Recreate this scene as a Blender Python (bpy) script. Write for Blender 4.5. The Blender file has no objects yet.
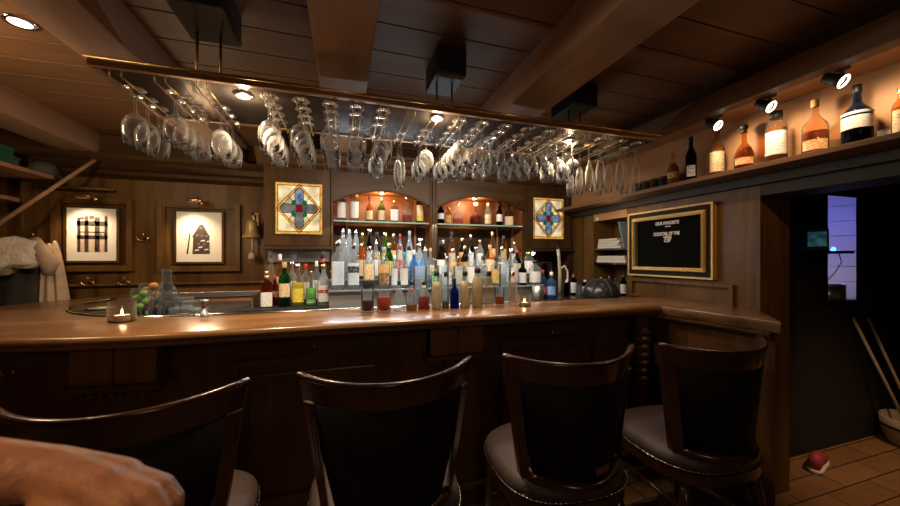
import bpy, bmesh, math, random
from mathutils import Vector, Matrix, noise
random.seed(7)
SC = bpy.context.scene
COL = SC.collection

# ------------------------------------------------------------------ camera, world, lights, exposure
EYE = 1.40
YAW = math.radians(17.4)
FPX = 340.0
HOR = 258.0
cam_data = bpy.data.cameras.new('camera')
cam = bpy.data.objects.new('camera', cam_data)
COL.objects.link(cam)
cam.location = (0, 0, EYE)
cam.rotation_euler = (math.pi / 2, 0, -YAW)
cam_data.sensor_width = 36.0
cam_data.lens = 36.0 * FPX / 900.0
cam_data.shift_y = (HOR - 253.0) / 900.0
cam_data.clip_start = 0.02
cam_data.dof.use_dof = True
cam_data.dof.focus_distance = 2.3
cam_data.dof.aperture_fstop = 3.2
SC.camera = cam

SC.view_settings.view_transform = 'Standard'
SC.view_settings.look = 'None'
SC.view_settings.exposure = 0.0
SC.view_settings.gamma = 1.0
SC.view_settings.use_curve_mapping = False
try:
    SC.cycles.use_denoising = True
    SC.cycles.transparent_max_bounces = 40
    SC.cycles.max_bounces = 10
    SC.cycles.sample_clamp_indirect = 3.0
    SC.cycles.caustics_reflective = False
    SC.cycles.caustics_refractive = False
except Exception:
    pass

world = bpy.data.worlds.new('world')
SC.world = world
world.use_nodes = True
world.node_tree.nodes['Background'].inputs[0].default_value = (1.0, 0.62, 0.36, 1)
world.node_tree.nodes['Background'].inputs[1].default_value = 0.010

WARM = (1.0, 0.72, 0.44)
AMBER = (1.0, 0.58, 0.28)
COOL = (0.84, 0.92, 1.0)

def lamp(name, kind, loc, power, col, size=0.05, target=None, angle=90, blend=0.5, sx=None, sy=None):
    d = bpy.data.lights.new(name, kind)
    d.energy = power
    d.color = col
    if kind == 'SPOT':
        d.spot_size = math.radians(angle); d.spot_blend = blend; d.shadow_soft_size = size
    elif kind == 'POINT':
        d.shadow_soft_size = size
    elif kind == 'AREA':
        d.shape = 'RECTANGLE'; d.size = sx or size; d.size_y = sy or size
    o = bpy.data.objects.new(name, d)
    COL.objects.link(o)
    o.location = loc
    if target is not None:
        v = Vector(target) - Vector(loc)
        o.rotation_euler = v.to_track_quat('-Z', 'Y').to_euler()
    return o

# downlights of the glass rack over the bar
RACK_LAMPS = [(-0.405, 1.64), (0.44, 1.62), (1.27, 1.70)]
for i, (x, y) in enumerate(RACK_LAMPS):
    lamp('rack_downlight', 'SPOT', (x, y, 2.075), 62, WARM, 0.03, (x, y + 0.45, 0.0), 120, 0.8)
    lamp('rack_bulb', 'POINT', (x, y, 2.060), 2.6, WARM, 0.02)
# recessed ceiling spot over the left corner; unseen fill added at left to lift the ceiling
lamp('ceiling_spot', 'SPOT', (-1.33, 1.52, 2.39), 16, WARM, 0.04, (-1.4, 1.9, 0), 120, 0.8)
lamp('ceiling_fill_left', 'POINT', (-1.75, 1.75, 2.12), 22, WARM, 0.08)
lamp('hand_fill_left', 'SPOT', (-0.45, 0.10, 2.1), 16, AMBER, 0.05, (-0.45, 0.50, 1.1), 42, 0.8)  # unseen spot added to light the hand
lamp('room_fill_behind', 'POINT', (0.1, -1.2, 1.92), 13, WARM, 0.2)  # added fill behind the camera, brightens the bar front
lamp('aisle_fill', 'POINT', (-0.95, 2.75, 1.62), 8.0, WARM, 0.08)  # added fill without a fitting, lifts the garnish corner
lamp('ceiling_spot_right', 'SPOT', (1.2, 0.70, 2.40), 34, AMBER, 0.03, (2.3, 1.42, 1.45), 42, 0.7)
# picture lights
lamp('picture_light_glow', 'SPOT', (-2.03, 3.42, 1.80), 9.0, (1, .72, .42), 0.03, (-2.0, 3.58, 1.55), 120, 0.9)
lamp('picture_light_glow', 'SPOT', (-1.28, 3.42, 1.79), 9.0, (1, .72, .42), 0.03, (-1.26, 3.58, 1.52), 120, 0.9)
# little lamps under the crowns of the two arches
lamp('arch_light', 'POINT', (0.33, 3.10, 1.955), 5, AMBER, 0.02)
lamp('arch_light', 'POINT', (1.22, 3.10, 1.955), 4.5, AMBER, 0.02)
# cool strip under the glass shelf behind the bottles; added fill at the rack rear lights their fronts
lamp('bottle_strip', 'AREA', (0.62, 2.96, 1.70), 12.0, COOL, target=(0.62, 2.4, 1.1), sx=1.5, sy=0.03)
lamp('rack_rear_fill', 'AREA', (0.62, 2.03, 2.08), 20.0, (1.0, 0.90, 0.78), target=(0.62, 2.75, 1.25), sx=1.7, sy=0.04)
lamp('splash_strip', 'AREA', (-0.33, 3.02, 1.49), 4, COOL, target=(-0.33, 3.06, 1.1), sx=0.4, sy=0.03)
lamp('puck_glow', 'SPOT', (1.74, 2.86, 1.43), 1.0, (0.8, 0.9, 1.0), 0.02, (1.6, 2.0, 1.05), 120, 0.6)
lamp('magazine_glow', 'POINT', (2.1, 2.3, 1.75), 0.8, WARM, 0.05)
# three spotlights over the bottle shelf on the right
SHELF_SPOTS = [(719, 119), (772, 99), (844, 73)]
# the room beyond: blue light behind the hatch, an unseen warm spot added over the tiles
lamp('blue_light', 'POINT', (4.0, 2.15, 1.75), 8.0, (0.16, 0.18, 1.0), 0.05)
lamp('hatch_white_light', 'POINT', (4.0, 2.3, 1.15), 4.5, (0.85, 0.7, 0.75), 0.05)
lamp('passage_fill', 'SPOT', (3.0, 0.6, 2.3), 110, AMBER, 0.05, (3.35, 0.90, 0), 60, 0.9)

# ------------------------------------------------------------------ helpers
SY, CY = math.sin(YAW), math.cos(YAW)
def at(px, py, Y=None, X=None, Z=None):
    """world point seen at a pixel of the photograph, on the plane Y=, X= or Z="""
    a = (px - 450.0) / FPX
    b = (HOR - py) / FPX
    dx, dy, dz = CY * a + SY, -SY * a + CY, b
    if Y is not None: t = Y / dy
    elif X is not None: t = X / dx
    else: t = (Z - EYE) / dz
    return Vector((dx * t, dy * t, EYE + dz * t))

def depth(x, y):
    return x * SY + y * CY

def tag(o, label, cat, group=None, kind=None):
    o['label'] = label; o['category'] = cat
    if group: o['group'] = group
    if kind: o['kind'] = kind
    return o

def thing(name, label, cat, loc=(0, 0, 0), rz=0.0, group=None):
    o = bpy.data.objects.new(name, None)
    COL.objects.link(o)
    o.location = loc; o.rotation_euler = (0, 0, rz)
    o.empty_display_size = 0.05
    return tag(o, label, cat, group)

def mesh(name, bm, mats, parent=None, smooth=False, loc=None, rot=None):
    bmesh.ops.recalc_face_normals(bm, faces=bm.faces)
    me = bpy.data.meshes.new(name)
    bm.to_mesh(me); bm.free()
    if not isinstance(mats, (list, tuple)): mats = [mats]
    for m in mats: me.materials.append(m)
    if smooth:
        for p in me.polygons: p.use_smooth = True
        if smooth == 'auto':
            try: me.set_sharp_from_angle(angle=math.radians(35))
            except Exception: pass
    o = bpy.data.objects.new(name, me)
    COL.objects.link(o)
    if parent is not None: o.parent = parent
    if loc is not None: o.location = loc
    if rot is not None: o.rotation_euler = rot
    return o

def structure(name, bm, mats, parent=None, smooth=False):
    o = mesh(name, bm, mats, parent, smooth)
    if parent is None: o['kind'] = 'structure'
    return o

def B(): return bmesh.new()

def box(bm, lo, hi, bevel=0.0, mi=0, M=None):
    x0, y0, z0 = lo; x1, y1, z1 = hi
    r = bmesh.ops.create_cube(bm, size=1.0)
    vs = r['verts']
    for v in vs:
        v.co = Vector(((x0 + x1) / 2 + v.co.x * (x1 - x0), (y0 + y1) / 2 + v.co.y * (y1 - y0), (z0 + z1) / 2 + v.co.z * (z1 - z0)))
    fs = list({f for v in vs for f in v.link_faces})
    if bevel > 0:
        es = list({e for v in vs for e in v.link_edges})
        rr = bmesh.ops.bevel(bm, geom=es, offset=bevel, segments=2, affect='EDGES', profile=0.6)
        fs = list(set(rr['faces']) | {f for f in fs if f.is_valid})
        vs = list({v for f in fs for v in f.verts})
    for f in fs: f.material_index = mi
    if M is not None:
        for v in vs: v.co = M @ v.co
    return bm

def boxb(lo, hi, bevel=0.0): return box(B(), lo, hi, bevel)

def prism(bm, pts, axis, a, b, mi=0):
    """closed polygon pts (2D) swept along axis from a to b"""
    def P(p, t):
        return {'x': (t, p[0], p[1]), 'y': (p[0], t, p[1]), 'z': (p[0], p[1], t)}[axis]
    v0 = [bm.verts.new(P(p, a)) for p in pts]
    v1 = [bm.verts.new(P(p, b)) for p in pts]
    n = len(pts)
    fs = [bm.faces.new(v0[::-1]), bm.faces.new(v1)]
    for i in range(n):
        fs.append(bm.faces.new((v0[i], v0[(i + 1) % n], v1[(i + 1) % n], v1[i])))
    for f in fs: f.material_index = mi
    return bm

def tube(bm, pts, r, seg=8, closed=False, cap=True, mi=0):
    """round bar along points; r number or list"""
    pts = [Vector(p) for p in pts]
    n = len(pts)
    rad = r if isinstance(r, (list, tuple)) else [r] * n
    rings = []
    up = None
    for i, p in enumerate(pts):
        if closed: t = pts[(i + 1) % n] - pts[i - 1]
        else: t = pts[min(i + 1, n - 1)] - pts[max(i - 1, 0)]
        t.normalize()
        if up is None:
            up = Vector((0, 0, 1)) if abs(t.z) < 0.9 else Vector((1, 0, 0))
        s = t.cross(up)
        if s.length < 1e-5: s = t.orthogonal()
        s.normalize()
        up = s.cross(t).normalized()
        rings.append([bm.verts.new(p + (s * math.cos(2 * math.pi * k / seg) + up * math.sin(2 * math.pi * k / seg)) * rad[i]) for k in range(seg)])
    m = n if closed else n - 1
    for i in range(m):
        a, b = rings[i], rings[(i + 1) % n]
        for k in range(seg):
            f = bm.faces.new((a[k], a[(k + 1) % seg], b[(k + 1) % seg], b[k])); f.material_index = mi
    if cap and not closed:
        bm.faces.new(rings[0][::-1]).material_index = mi
        bm.faces.new(rings[-1]).material_index = mi
    return bm

def sring(r, z, e, seg, off=(0, 0)):
    out = []
    for k in range(seg):
        t = 2 * math.pi * (k + 0.5) / seg
        c, s = math.cos(t), math.sin(t)
        x = math.copysign(abs(c) ** (2.0 / e), c) * r
        y = math.copysign(abs(s) ** (2.0 / e), s) * r
        out.append((x + off[0], y + off[1], z))
    return out

def lathe(bm, prof, seg=20, capb=True, capt=True, sy=1.0, mi=0, off=(0, 0, 0)):
    """profile rows (r, z) or (r, z, exponent)"""
    rings = []
    for row in prof:
        r, z = row[0], row[1]
        e = row[2] if len(row) > 2 else 2.0
        if r < 1e-6:
            rings.append([bm.verts.new((off[0], off[1], z + off[2]))])
        else:
            rings.append([bm.verts.new((x + off[0], y * sy + off[1], zz + off[2])) for x, y, zz in sring(r, z, e, seg)])
    for a, b in zip(rings, rings[1:]):
        if len(a) == 1 and len(b) == 1: continue
        for k in range(seg):
            k2 = (k + 1) % seg
            if len(a) == 1: f = bm.faces.new((a[0], b[k2], b[k]))
            elif len(b) == 1: f = bm.faces.new((a[k], a[k2], b[0]))
            else: f = bm.faces.new((a[k], a[k2], b[k2], b[k]))
            f.material_index = mi
    if capb and len(rings[0]) > 1: bm.faces.new(rings[0][::-1]).material_index = mi
    if capt and len(rings[-1]) > 1: bm.faces.new(rings[-1]).material_index = mi
    return bm

def rect_frame(bm, x0, x1, z0, z1, w, y0, y1, mi=0):
    """rectangular frame in the XZ plane with mitred members of width w (inside the outer rectangle)"""
    o = [(x0, z0), (x1, z0), (x1, z1), (x0, z1)]
    i = [(x0 + w, z0 + w), (x1 - w, z0 + w), (x1 - w, z1 - w), (x0 + w, z1 - w)]
    vo0 = [bm.verts.new((p[0], y0, p[1])) for p in o]; vi0 = [bm.verts.new((p[0], y0, p[1])) for p in i]
    vo1 = [bm.verts.new((p[0], y1, p[1])) for p in o]; vi1 = [bm.verts.new((p[0], y1, p[1])) for p in i]
    for k in range(4):
        j = (k + 1) % 4
        for q in ((vo0[k], vo0[j], vi0[j], vi0[k]), (vo1[k], vi1[k], vi1[j], vo1[j]), (vo0[k], vo1[k], vo1[j], vo0[j]), (vi0[k], vi0[j], vi1[j], vi1[k])):
            bm.faces.new(q).material_index = mi
    return bm

def xform(bm, M):
    for v in bm.verts: v.co = M @ v.co
    return bm

# ------------------------------------------------------------------ materials
def new_mat(name):
    m = bpy.data.materials.new(name); m.use_nodes = True
    nt = m.node_tree
    for n in list(nt.nodes): nt.nodes.remove(n)
    out = nt.nodes.new('ShaderNodeOutputMaterial')
    return m, nt, out

def pbr(name, col, rough=0.5, metal=0.0, spec=0.5, coat=0.0, emit=None, es=0.0, bump=0.0, bscale=60, var=0.0, vscale=8, aniso=(1, 1, 1)):
    m, nt, out = new_mat(name)
    p = nt.nodes.new('ShaderNodeBsdfPrincipled')
    nt.links.new(p.outputs[0], out.inputs[0])
    p.inputs['Base Color'].default_value = (*col, 1)
    p.inputs['Roughness'].default_value = rough
    p.inputs['Metallic'].default_value = metal
    p.inputs['Specular IOR Level'].default_value = spec
    p.inputs['Coat Weight'].default_value = coat
    p.inputs['Coat Roughness'].default_value = 0.15
    if emit:
        p.inputs['Emission Color'].default_value = (*emit, 1); p.inputs['Emission Strength'].default_value = es
    tc = nt.nodes.new('ShaderNodeTexCoord')
    mp = nt.nodes.new('ShaderNodeMapping'); mp.inputs['Scale'].default_value = aniso
    nt.links.new(tc.outputs['Object'], mp.inputs[0])
    if var > 0:
        nz = nt.nodes.new('ShaderNodeTexNoise'); nz.inputs['Scale'].default_value = vscale; nz.inputs['Detail'].default_value = 6
        nt.links.new(mp.outputs[0], nz.inputs['Vector'])
        rp = nt.nodes.new('ShaderNodeValToRGB')
        rp.color_ramp.elements[0].position = 0.3; rp.color_ramp.elements[1].position = 0.72
        rp.color_ramp.elements[0].color = (*[c * (1 - var) for c in col], 1)
        rp.color_ramp.elements[1].color = (*[min(1, c * (1 + var)) for c in col], 1)
        nt.links.new(nz.outputs['Fac'], rp.inputs[0]); nt.links.new(rp.outputs[0], p.inputs['Base Color'])
    if bump > 0:
        nb = nt.nodes.new('ShaderNodeTexNoise'); nb.inputs['Scale'].default_value = bscale; nb.inputs['Detail'].default_value = 4
        nt.links.new(mp.outputs[0], nb.inputs['Vector'])
        bp = nt.nodes.new('ShaderNodeBump'); bp.inputs['Strength'].default_value = bump; bp.inputs['Distance'].default_value = 0.01
        nt.links.new(nb.outputs['Fac'], bp.inputs['Height']); nt.links.new(bp.outputs[0], p.inputs['Normal'])
    return m

def wood(name, light, dark, axis='x', rough=0.4, scale=9.0, coat=0.0, bump=0.15, spec=0.4):
    """grained timber, grain running along axis"""
    m, nt, out = new_mat(name)
    p = nt.nodes.new('ShaderNodeBsdfPrincipled'); nt.links.new(p.outputs[0], out.inputs[0])
    tc = nt.nodes.new('ShaderNodeTexCoord'); mp = nt.nodes.new('ShaderNodeMapping')
    s = {'x': (0.09, 1, 1), 'y': (1, 0.09, 1), 'z': (1, 1, 0.09)}[axis]
    mp.inputs['Scale'].default_value = s
    nt.links.new(tc.outputs['Object'], mp.inputs[0])
    n1 = nt.nodes.new('ShaderNodeTexNoise'); n1.inputs['Scale'].default_value = scale; n1.inputs['Detail'].default_value = 8; n1.inputs['Distortion'].default_value = 1.2
    n2 = nt.nodes.new('ShaderNodeTexNoise'); n2.inputs['Scale'].default_value = scale * 9; n2.inputs['Detail'].default_value = 4
    for n in (n1, n2): nt.links.new(mp.outputs[0], n.inputs['Vector'])
    mx = nt.nodes.new('ShaderNodeMath'); mx.operation = 'MULTIPLY_ADD'; mx.inputs[1].default_value = 0.35
    nt.links.new(n2.outputs['Fac'], mx.inputs[0]); nt.links.new(n1.outputs['Fac'], mx.inputs[2])
    rp = nt.nodes.new('ShaderNodeValToRGB')
    rp.color_ramp.elements[0].position = 0.45; rp.color_ramp.elements[0].color = (*dark, 1)
    rp.color_ramp.elements[1].position = 0.88; rp.color_ramp.elements[1].color = (*light, 1)
    nt.links.new(mx.outputs[0], rp.inputs[0]); nt.links.new(rp.outputs[0], p.inputs['Base Color'])
    p.inputs['Roughness'].default_value = rough
    p.inputs['Specular IOR Level'].default_value = spec
    p.inputs['Coat Weight'].default_value = coat; p.inputs['Coat Roughness'].default_value = 0.18
    bp = nt.nodes.new('ShaderNodeBump'); bp.inputs['Strength'].default_value = bump; bp.inputs['Distance'].default_value = 0.004
    nt.links.new(mx.outputs[0], bp.inputs['Height']); nt.links.new(bp.outputs[0], p.inputs['Normal'])
    return m

_gl = {}
def glass(col=(0.95, 0.97, 1.0), diff=0.06, gloss=1.0, rough=0.03, blend=0.10, edge=0.45):
    """thin-walled glass: see-through in its colour, mirror-like towards its edges, a little milky"""
    key = (tuple(round(c, 3) for c in col), diff, gloss, rough, blend, edge)
    if key in _gl: return _gl[key]
    m, nt, out = new_mat('glass')
    tr = nt.nodes.new('ShaderNodeBsdfTransparent'); tr.inputs[0].default_value = (*col, 1)
    gl = nt.nodes.new('ShaderNodeBsdfGlossy'); gl.inputs['Roughness'].default_value = rough; gl.inputs[0].default_value = (gloss, gloss, gloss, 1)
    df = nt.nodes.new('ShaderNodeBsdfDiffuse'); df.inputs[0].default_value = (*[min(1, c * 0.9) for c in col], 1)
    tl = nt.nodes.new('ShaderNodeBsdfTranslucent'); tl.inputs[0].default_value = (*[min(1, c * 0.9) for c in col], 1)
    md = nt.nodes.new('ShaderNodeMixShader'); md.inputs[0].default_value = 0.5
    nt.links.new(df.outputs[0], md.inputs[1]); nt.links.new(tl.outputs[0], md.inputs[2])
    m1 = nt.nodes.new('ShaderNodeMixShader'); m1.inputs[0].default_value = diff
    nt.links.new(tr.outputs[0], m1.inputs[1]); nt.links.new(md.outputs[0], m1.inputs[2])
    # rim: mirrors more; its whitish scatter stands in for light refracted at the edge
    lw = nt.nodes.new('ShaderNodeLayerWeight'); lw.inputs[0].default_value = blend
    ws_ = [0.25 + 0.75 * c for c in col]
    sd = nt.nodes.new('ShaderNodeBsdfDiffuse'); sd.inputs[0].default_value = (*[c * .8 for c in ws_], 1)
    st = nt.nodes.new('ShaderNodeBsdfTranslucent'); st.inputs[0].default_value = (*[c * .8 for c in ws_], 1)
    sm = nt.nodes.new('ShaderNodeMixShader'); sm.inputs[0].default_value = 0.5
    nt.links.new(sd.outputs[0], sm.inputs[1]); nt.links.new(st.outputs[0], sm.inputs[2])
    pw = nt.nodes.new('ShaderNodeMath'); pw.operation = 'POWER'; pw.inputs[1].default_value = 2.6
    lw2 = nt.nodes.new('ShaderNodeLayerWeight'); lw2.inputs[0].default_value = 0.5
    nt.links.new(lw2.outputs['Facing'], pw.inputs[0])
    mu = nt.nodes.new('ShaderNodeMath'); mu.operation = 'MULTIPLY'; mu.inputs[1].default_value = edge
    nt.links.new(pw.outputs[0], mu.inputs[0])
    m3 = nt.nodes.new('ShaderNodeMixShader')
    nt.links.new(mu.outputs[0], m3.inputs[0]); nt.links.new(m1.outputs[0], m3.inputs[1]); nt.links.new(sm.outputs[0], m3.inputs[2])
    m2 = nt.nodes.new('ShaderNodeMixShader')
    nt.links.new(lw.outputs['Fresnel'], m2.inputs[0])
    nt.links.new(m3.outputs[0], m2.inputs[1]); nt.links.new(gl.outputs[0], m2.inputs[2])
    nt.links.new(m2.outputs[0], out.inputs[0])
    _gl[key] = m
    return m

_pl = {}
def paint(col, rough=0.5, metal=0.0):
    key = (tuple(round(c, 3) for c in col), rough, metal)
    if key not in _pl: _pl[key] = pbr('paint', col, rough, metal, var=0.12, vscale=30)
    return _pl[key]

def printed(name, paper, ink, scale=90.0, amount=0.5):
    """label paper with rows of small print-like marks, no readable letters"""
    m, nt, out = new_mat(name)
    p = nt.nodes.new('ShaderNodeBsdfPrincipled'); nt.links.new(p.outputs[0], out.inputs[0])
    p.inputs['Roughness'].default_value = 0.6
    tc = nt.nodes.new('ShaderNodeTexCoord'); mp = nt.nodes.new('ShaderNodeMapping'); mp.inputs['Scale'].default_value = (1.0, 1.0, 2.2)
    nt.links.new(tc.outputs['Object'], mp.inputs[0])
    nz = nt.nodes.new('ShaderNodeTexNoise'); nz.inputs['Scale'].default_value = scale; nz.inputs['Detail'].default_value = 1
    nt.links.new(mp.outputs[0], nz.inputs['Vector'])
    rp = nt.nodes.new('ShaderNodeValToRGB')
    rp.color_ramp.elements[0].position = 0.60 - 0.12 * amount; rp.color_ramp.elements[0].color = (*paper, 1)
    rp.color_ramp.elements[1].position = 0.66 - 0.12 * amount; rp.color_ramp.elements[1].color = (*ink, 1)
    nt.links.new(nz.outputs['Fac'], rp.inputs[0]); nt.links.new(rp.outputs[0], p.inputs['Base Color'])
    return m

def glow(name, col, strength, noise_amt=0.0, nscale=12):
    m, nt, out = new_mat(name)
    e = nt.nodes.new('ShaderNodeEmission'); e.inputs[0].default_value = (*col, 1); e.inputs[1].default_value = strength
    nt.links.new(e.outputs[0], out.inputs[0])
    if noise_amt:
        tc = nt.nodes.new('ShaderNodeTexCoord'); nz = nt.nodes.new('ShaderNodeTexNoise'); nz.inputs['Scale'].default_value = nscale; nz.inputs['Detail'].default_value = 3
        nt.links.new(tc.outputs['Object'], nz.inputs['Vector'])
        mr = nt.nodes.new('ShaderNodeMapRange'); mr.inputs[1].default_value = 0.3; mr.inputs[2].default_value = 0.7
        mr.inputs[3].default_value = strength * (1 - noise_amt); mr.inputs[4].default_value = strength * (1 + noise_amt)
        nt.links.new(nz.outputs['Fac'], mr.inputs[0]); nt.links.new(mr.outputs[0], e.inputs[1])
    return m

W_CEIL = wood('ceiling_boards', (0.20, 0.098, 0.042), (0.12, 0.058, 0.025), 'x', 0.55, 7)
W_BEAM = wood('beam_timber', (0.38, 0.23, 0.15), (0.26, 0.15, 0.095), 'y', 0.6, 6, bump=0.3)
W_DARK = wood('dark_oak', (0.080, 0.038, 0.011), (0.032, 0.014, 0.0045), 'z', 0.46, 8, spec=.22)
W_DARKX = wood('dark_oak_level', (0.080, 0.038, 0.011), (0.032, 0.014, 0.0045), 'x', 0.46, 8, spec=.22)
W_PANEL = wood('panel_oak', (0.16, 0.078, 0.018), (0.060, 0.027, 0.006), 'z', 0.40, 8, spec=.3)
W_BAR = wood('bar_top_wood', (0.25, 0.118, 0.042), (0.062, 0.027, 0.010), 'x', 0.30, 5, coat=0.35, bump=0.1)
W_FRONT = wood('bar_front_wood', (0.135, 0.060, 0.021), (0.062, 0.026, 0.009), 'z', 0.35, 8)
W_FRONTX = wood('bar_front_rail_wood', (0.135, 0.060, 0.021), (0.062, 0.026, 0.009), 'x', 0.35, 8)
W_STOOL = wood('stool_mahogany', (0.060, 0.020, 0.010), (0.028, 0.009, 0.005), 'x', 0.25, 6, coat=0.6)
W_BACK = wood('backbar_orange_wood', (0.36, 0.14, 0.05), (0.24, 0.09, 0.03), 'z', 0.4, 7)
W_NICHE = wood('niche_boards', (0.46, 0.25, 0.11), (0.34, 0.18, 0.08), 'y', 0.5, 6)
W_SHELFY = wood('right_shelf_wood', (0.20, 0.10, 0.045), (0.11, 0.05, 0.022), 'y', 0.45, 8)
LEATHER = pbr('black_leather', (0.007, 0.005, 0.004), 0.65, spec=.2, bump=0.25, bscale=120)
LEATHER_SEAT = pbr('seat_leather', (0.055, 0.036, 0.036), 0.5, bump=0.25, bscale=120)
BRASS = pbr('brass', (0.75, 0.50, 0.20), 0.25, 1.0)
BRASS_OLD = pbr('aged_brass', (0.45, 0.28, 0.12), 0.38, 1.0)
CHROME = pbr('chrome', (0.78, 0.78, 0.78), 0.12, 1.0)
STEEL = pbr('steel', (0.55, 0.56, 0.58), 0.32, 1.0)
BLACK = pbr('black', (0.008, 0.008, 0.008), 0.5)
RUBBER = pbr('black_rubber', (0.012, 0.012, 0.014), 0.6, bump=0.4, bscale=200)
COPPER = pbr('copper', (0.75, 0.36, 0.2), 0.3, 1.0)
WHITE = pbr('white', (0.75, 0.74, 0.72), 0.5)
CREAM = pbr('cream', (0.75, 0.62, 0.42), 0.5)
# ------------------------------------------------------------------ the setting
XW, YB, YW, CEIL, BEAMZ = 2.30, 3.00, 3.60, 2.42, 2.25

# floor: narrow tiles running along the bar
def floor_mat():
    m, nt, out = new_mat('floor_tiles')
    p = nt.nodes.new('ShaderNodeBsdfPrincipled'); nt.links.new(p.outputs[0], out.inputs[0])
    tc = nt.nodes.new('ShaderNodeTexCoord')
    br = nt.nodes.new('ShaderNodeTexBrick')
    br.inputs['Scale'].default_value = 1.0; br.inputs['Brick Width'].default_value = 0.42; br.inputs['Row Height'].default_value = 0.14
    br.inputs['Mortar Size'].default_value = 0.004
    br.inputs['Color1'].default_value = (0.30, 0.17, 0.08, 1); br.inputs['Color2'].default_value = (0.24, 0.13, 0.06, 1); br.inputs['Mortar'].default_value = (0.03, 0.015, 0.008, 1)
    nz = nt.nodes.new('ShaderNodeTexNoise'); nz.inputs['Scale'].default_value = 9; nz.inputs['Detail'].default_value = 6
    mx = nt.nodes.new('ShaderNodeMix'); mx.data_type = 'RGBA'; mx.blend_type = 'MULTIPLY'; mx.inputs[0].default_value = 0.5
    nt.links.new(tc.outputs['Object'], br.inputs['Vector']); nt.links.new(tc.outputs['Object'], nz.inputs['Vector'])
    nt.links.new(br.outputs['Color'], mx.inputs[6]); nt.links.new(nz.outputs['Fac'], mx.inputs[7])
    nt.links.new(mx.outputs[2], p.inputs['Base Color']); p.inputs['Roughness'].default_value = 0.42
    bp = nt.nodes.new('ShaderNodeBump'); bp.inputs['Strength'].default_value = 0.5; bp.inputs['Distance'].default_value = 0.003; bp.invert = True
    nt.links.new(br.outputs['Fac'], bp.inputs['Height']); nt.links.new(bp.outputs[0], p.inputs['Normal'])
    return m
structure('floor', boxb((-3.2, -2.5, -0.1), (6.2, 4.2, 0.0)), floor_mat())

# boarded ceiling: boards along the bar with dark open joints
bm = B()
y = -2.4
k = 0
while y < 3.65:
    w = 0.205
    box(bm, (-2.75, y, CEIL), (2.45, min(y + w - 0.006, 3.65), CEIL + 0.02), 0.0025)
    y += w; k += 1
box(bm, (-2.75, -2.4, CEIL + 0.02), (6.2, 3.7, CEIL + 0.06), mi=1)
structure('ceiling', bm, [W_CEIL, pbr('ceiling_joint', (0.01, 0.006, 0.004), 0.9)])

def beam(x0, x1, y0=-2.4, y1=3.6, z0=BEAMZ):
    bm = boxb((x0, y0, z0), (x1, y1, CEIL + 0.005), 0.012)
    bmesh.ops.subdivide_edges(bm, edges=[e for e in bm.edges if abs((e.verts[0].co - e.verts[1].co).y) > 2], cuts=24)
    for v in bm.verts:
        n = noise.noise(Vector((v.co.x * 3, v.co.y * 1.3, v.co.z * 3))) * 0.008
        if v.co.z < CEIL - 0.02: v.co.z += n
        v.co.x += noise.noise(Vector((v.co.x * 2 + 7, v.co.y * 1.1, 3))) * 0.007
    return structure('ceiling_beam', bm, W_BEAM, smooth='auto')
beam(-2.15, -1.90)
beam(-1.06, -0.84)
beam(-0.115, 0.115)
beam(0.885, 1.125)
# walls
structure('wall_left', boxb((-2.80, -2.4, 0), (-2.62, 3.75, CEIL)), W_DARK)
structure('wall_back', boxb((-2.80, YW, 0), (2.60, YW + 0.12, CEIL + 0.05)), W_PANEL)
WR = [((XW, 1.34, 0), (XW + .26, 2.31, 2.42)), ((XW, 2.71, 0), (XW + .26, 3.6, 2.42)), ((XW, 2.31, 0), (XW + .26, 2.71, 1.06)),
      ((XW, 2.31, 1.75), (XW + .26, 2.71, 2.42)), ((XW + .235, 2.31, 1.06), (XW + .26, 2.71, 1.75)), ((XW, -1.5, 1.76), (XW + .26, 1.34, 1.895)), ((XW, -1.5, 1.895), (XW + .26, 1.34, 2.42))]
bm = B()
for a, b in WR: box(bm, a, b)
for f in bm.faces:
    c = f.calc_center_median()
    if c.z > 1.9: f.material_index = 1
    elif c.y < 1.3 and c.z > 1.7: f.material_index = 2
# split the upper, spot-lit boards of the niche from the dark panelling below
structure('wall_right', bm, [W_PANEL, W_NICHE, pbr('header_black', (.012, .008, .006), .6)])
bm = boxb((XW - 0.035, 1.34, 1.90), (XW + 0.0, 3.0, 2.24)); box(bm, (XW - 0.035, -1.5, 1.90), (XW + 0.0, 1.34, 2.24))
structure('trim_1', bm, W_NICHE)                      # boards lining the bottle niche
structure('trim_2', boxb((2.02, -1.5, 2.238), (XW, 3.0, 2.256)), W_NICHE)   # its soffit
bm = boxb((1.99, -1.5, 2.225), (2.07, 3.1, 2.335), 0.006)
structure('trim_3', bm, wood('niche_beam', (0.16, 0.085, 0.04), (0.09, 0.045, 0.02), 'y', 0.5, 8))  # beam in front of the niche
structure('trim_4', boxb((2.07, -1.5, 2.256), (2.45, 3.1, 2.42)), W_DARK)

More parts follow.
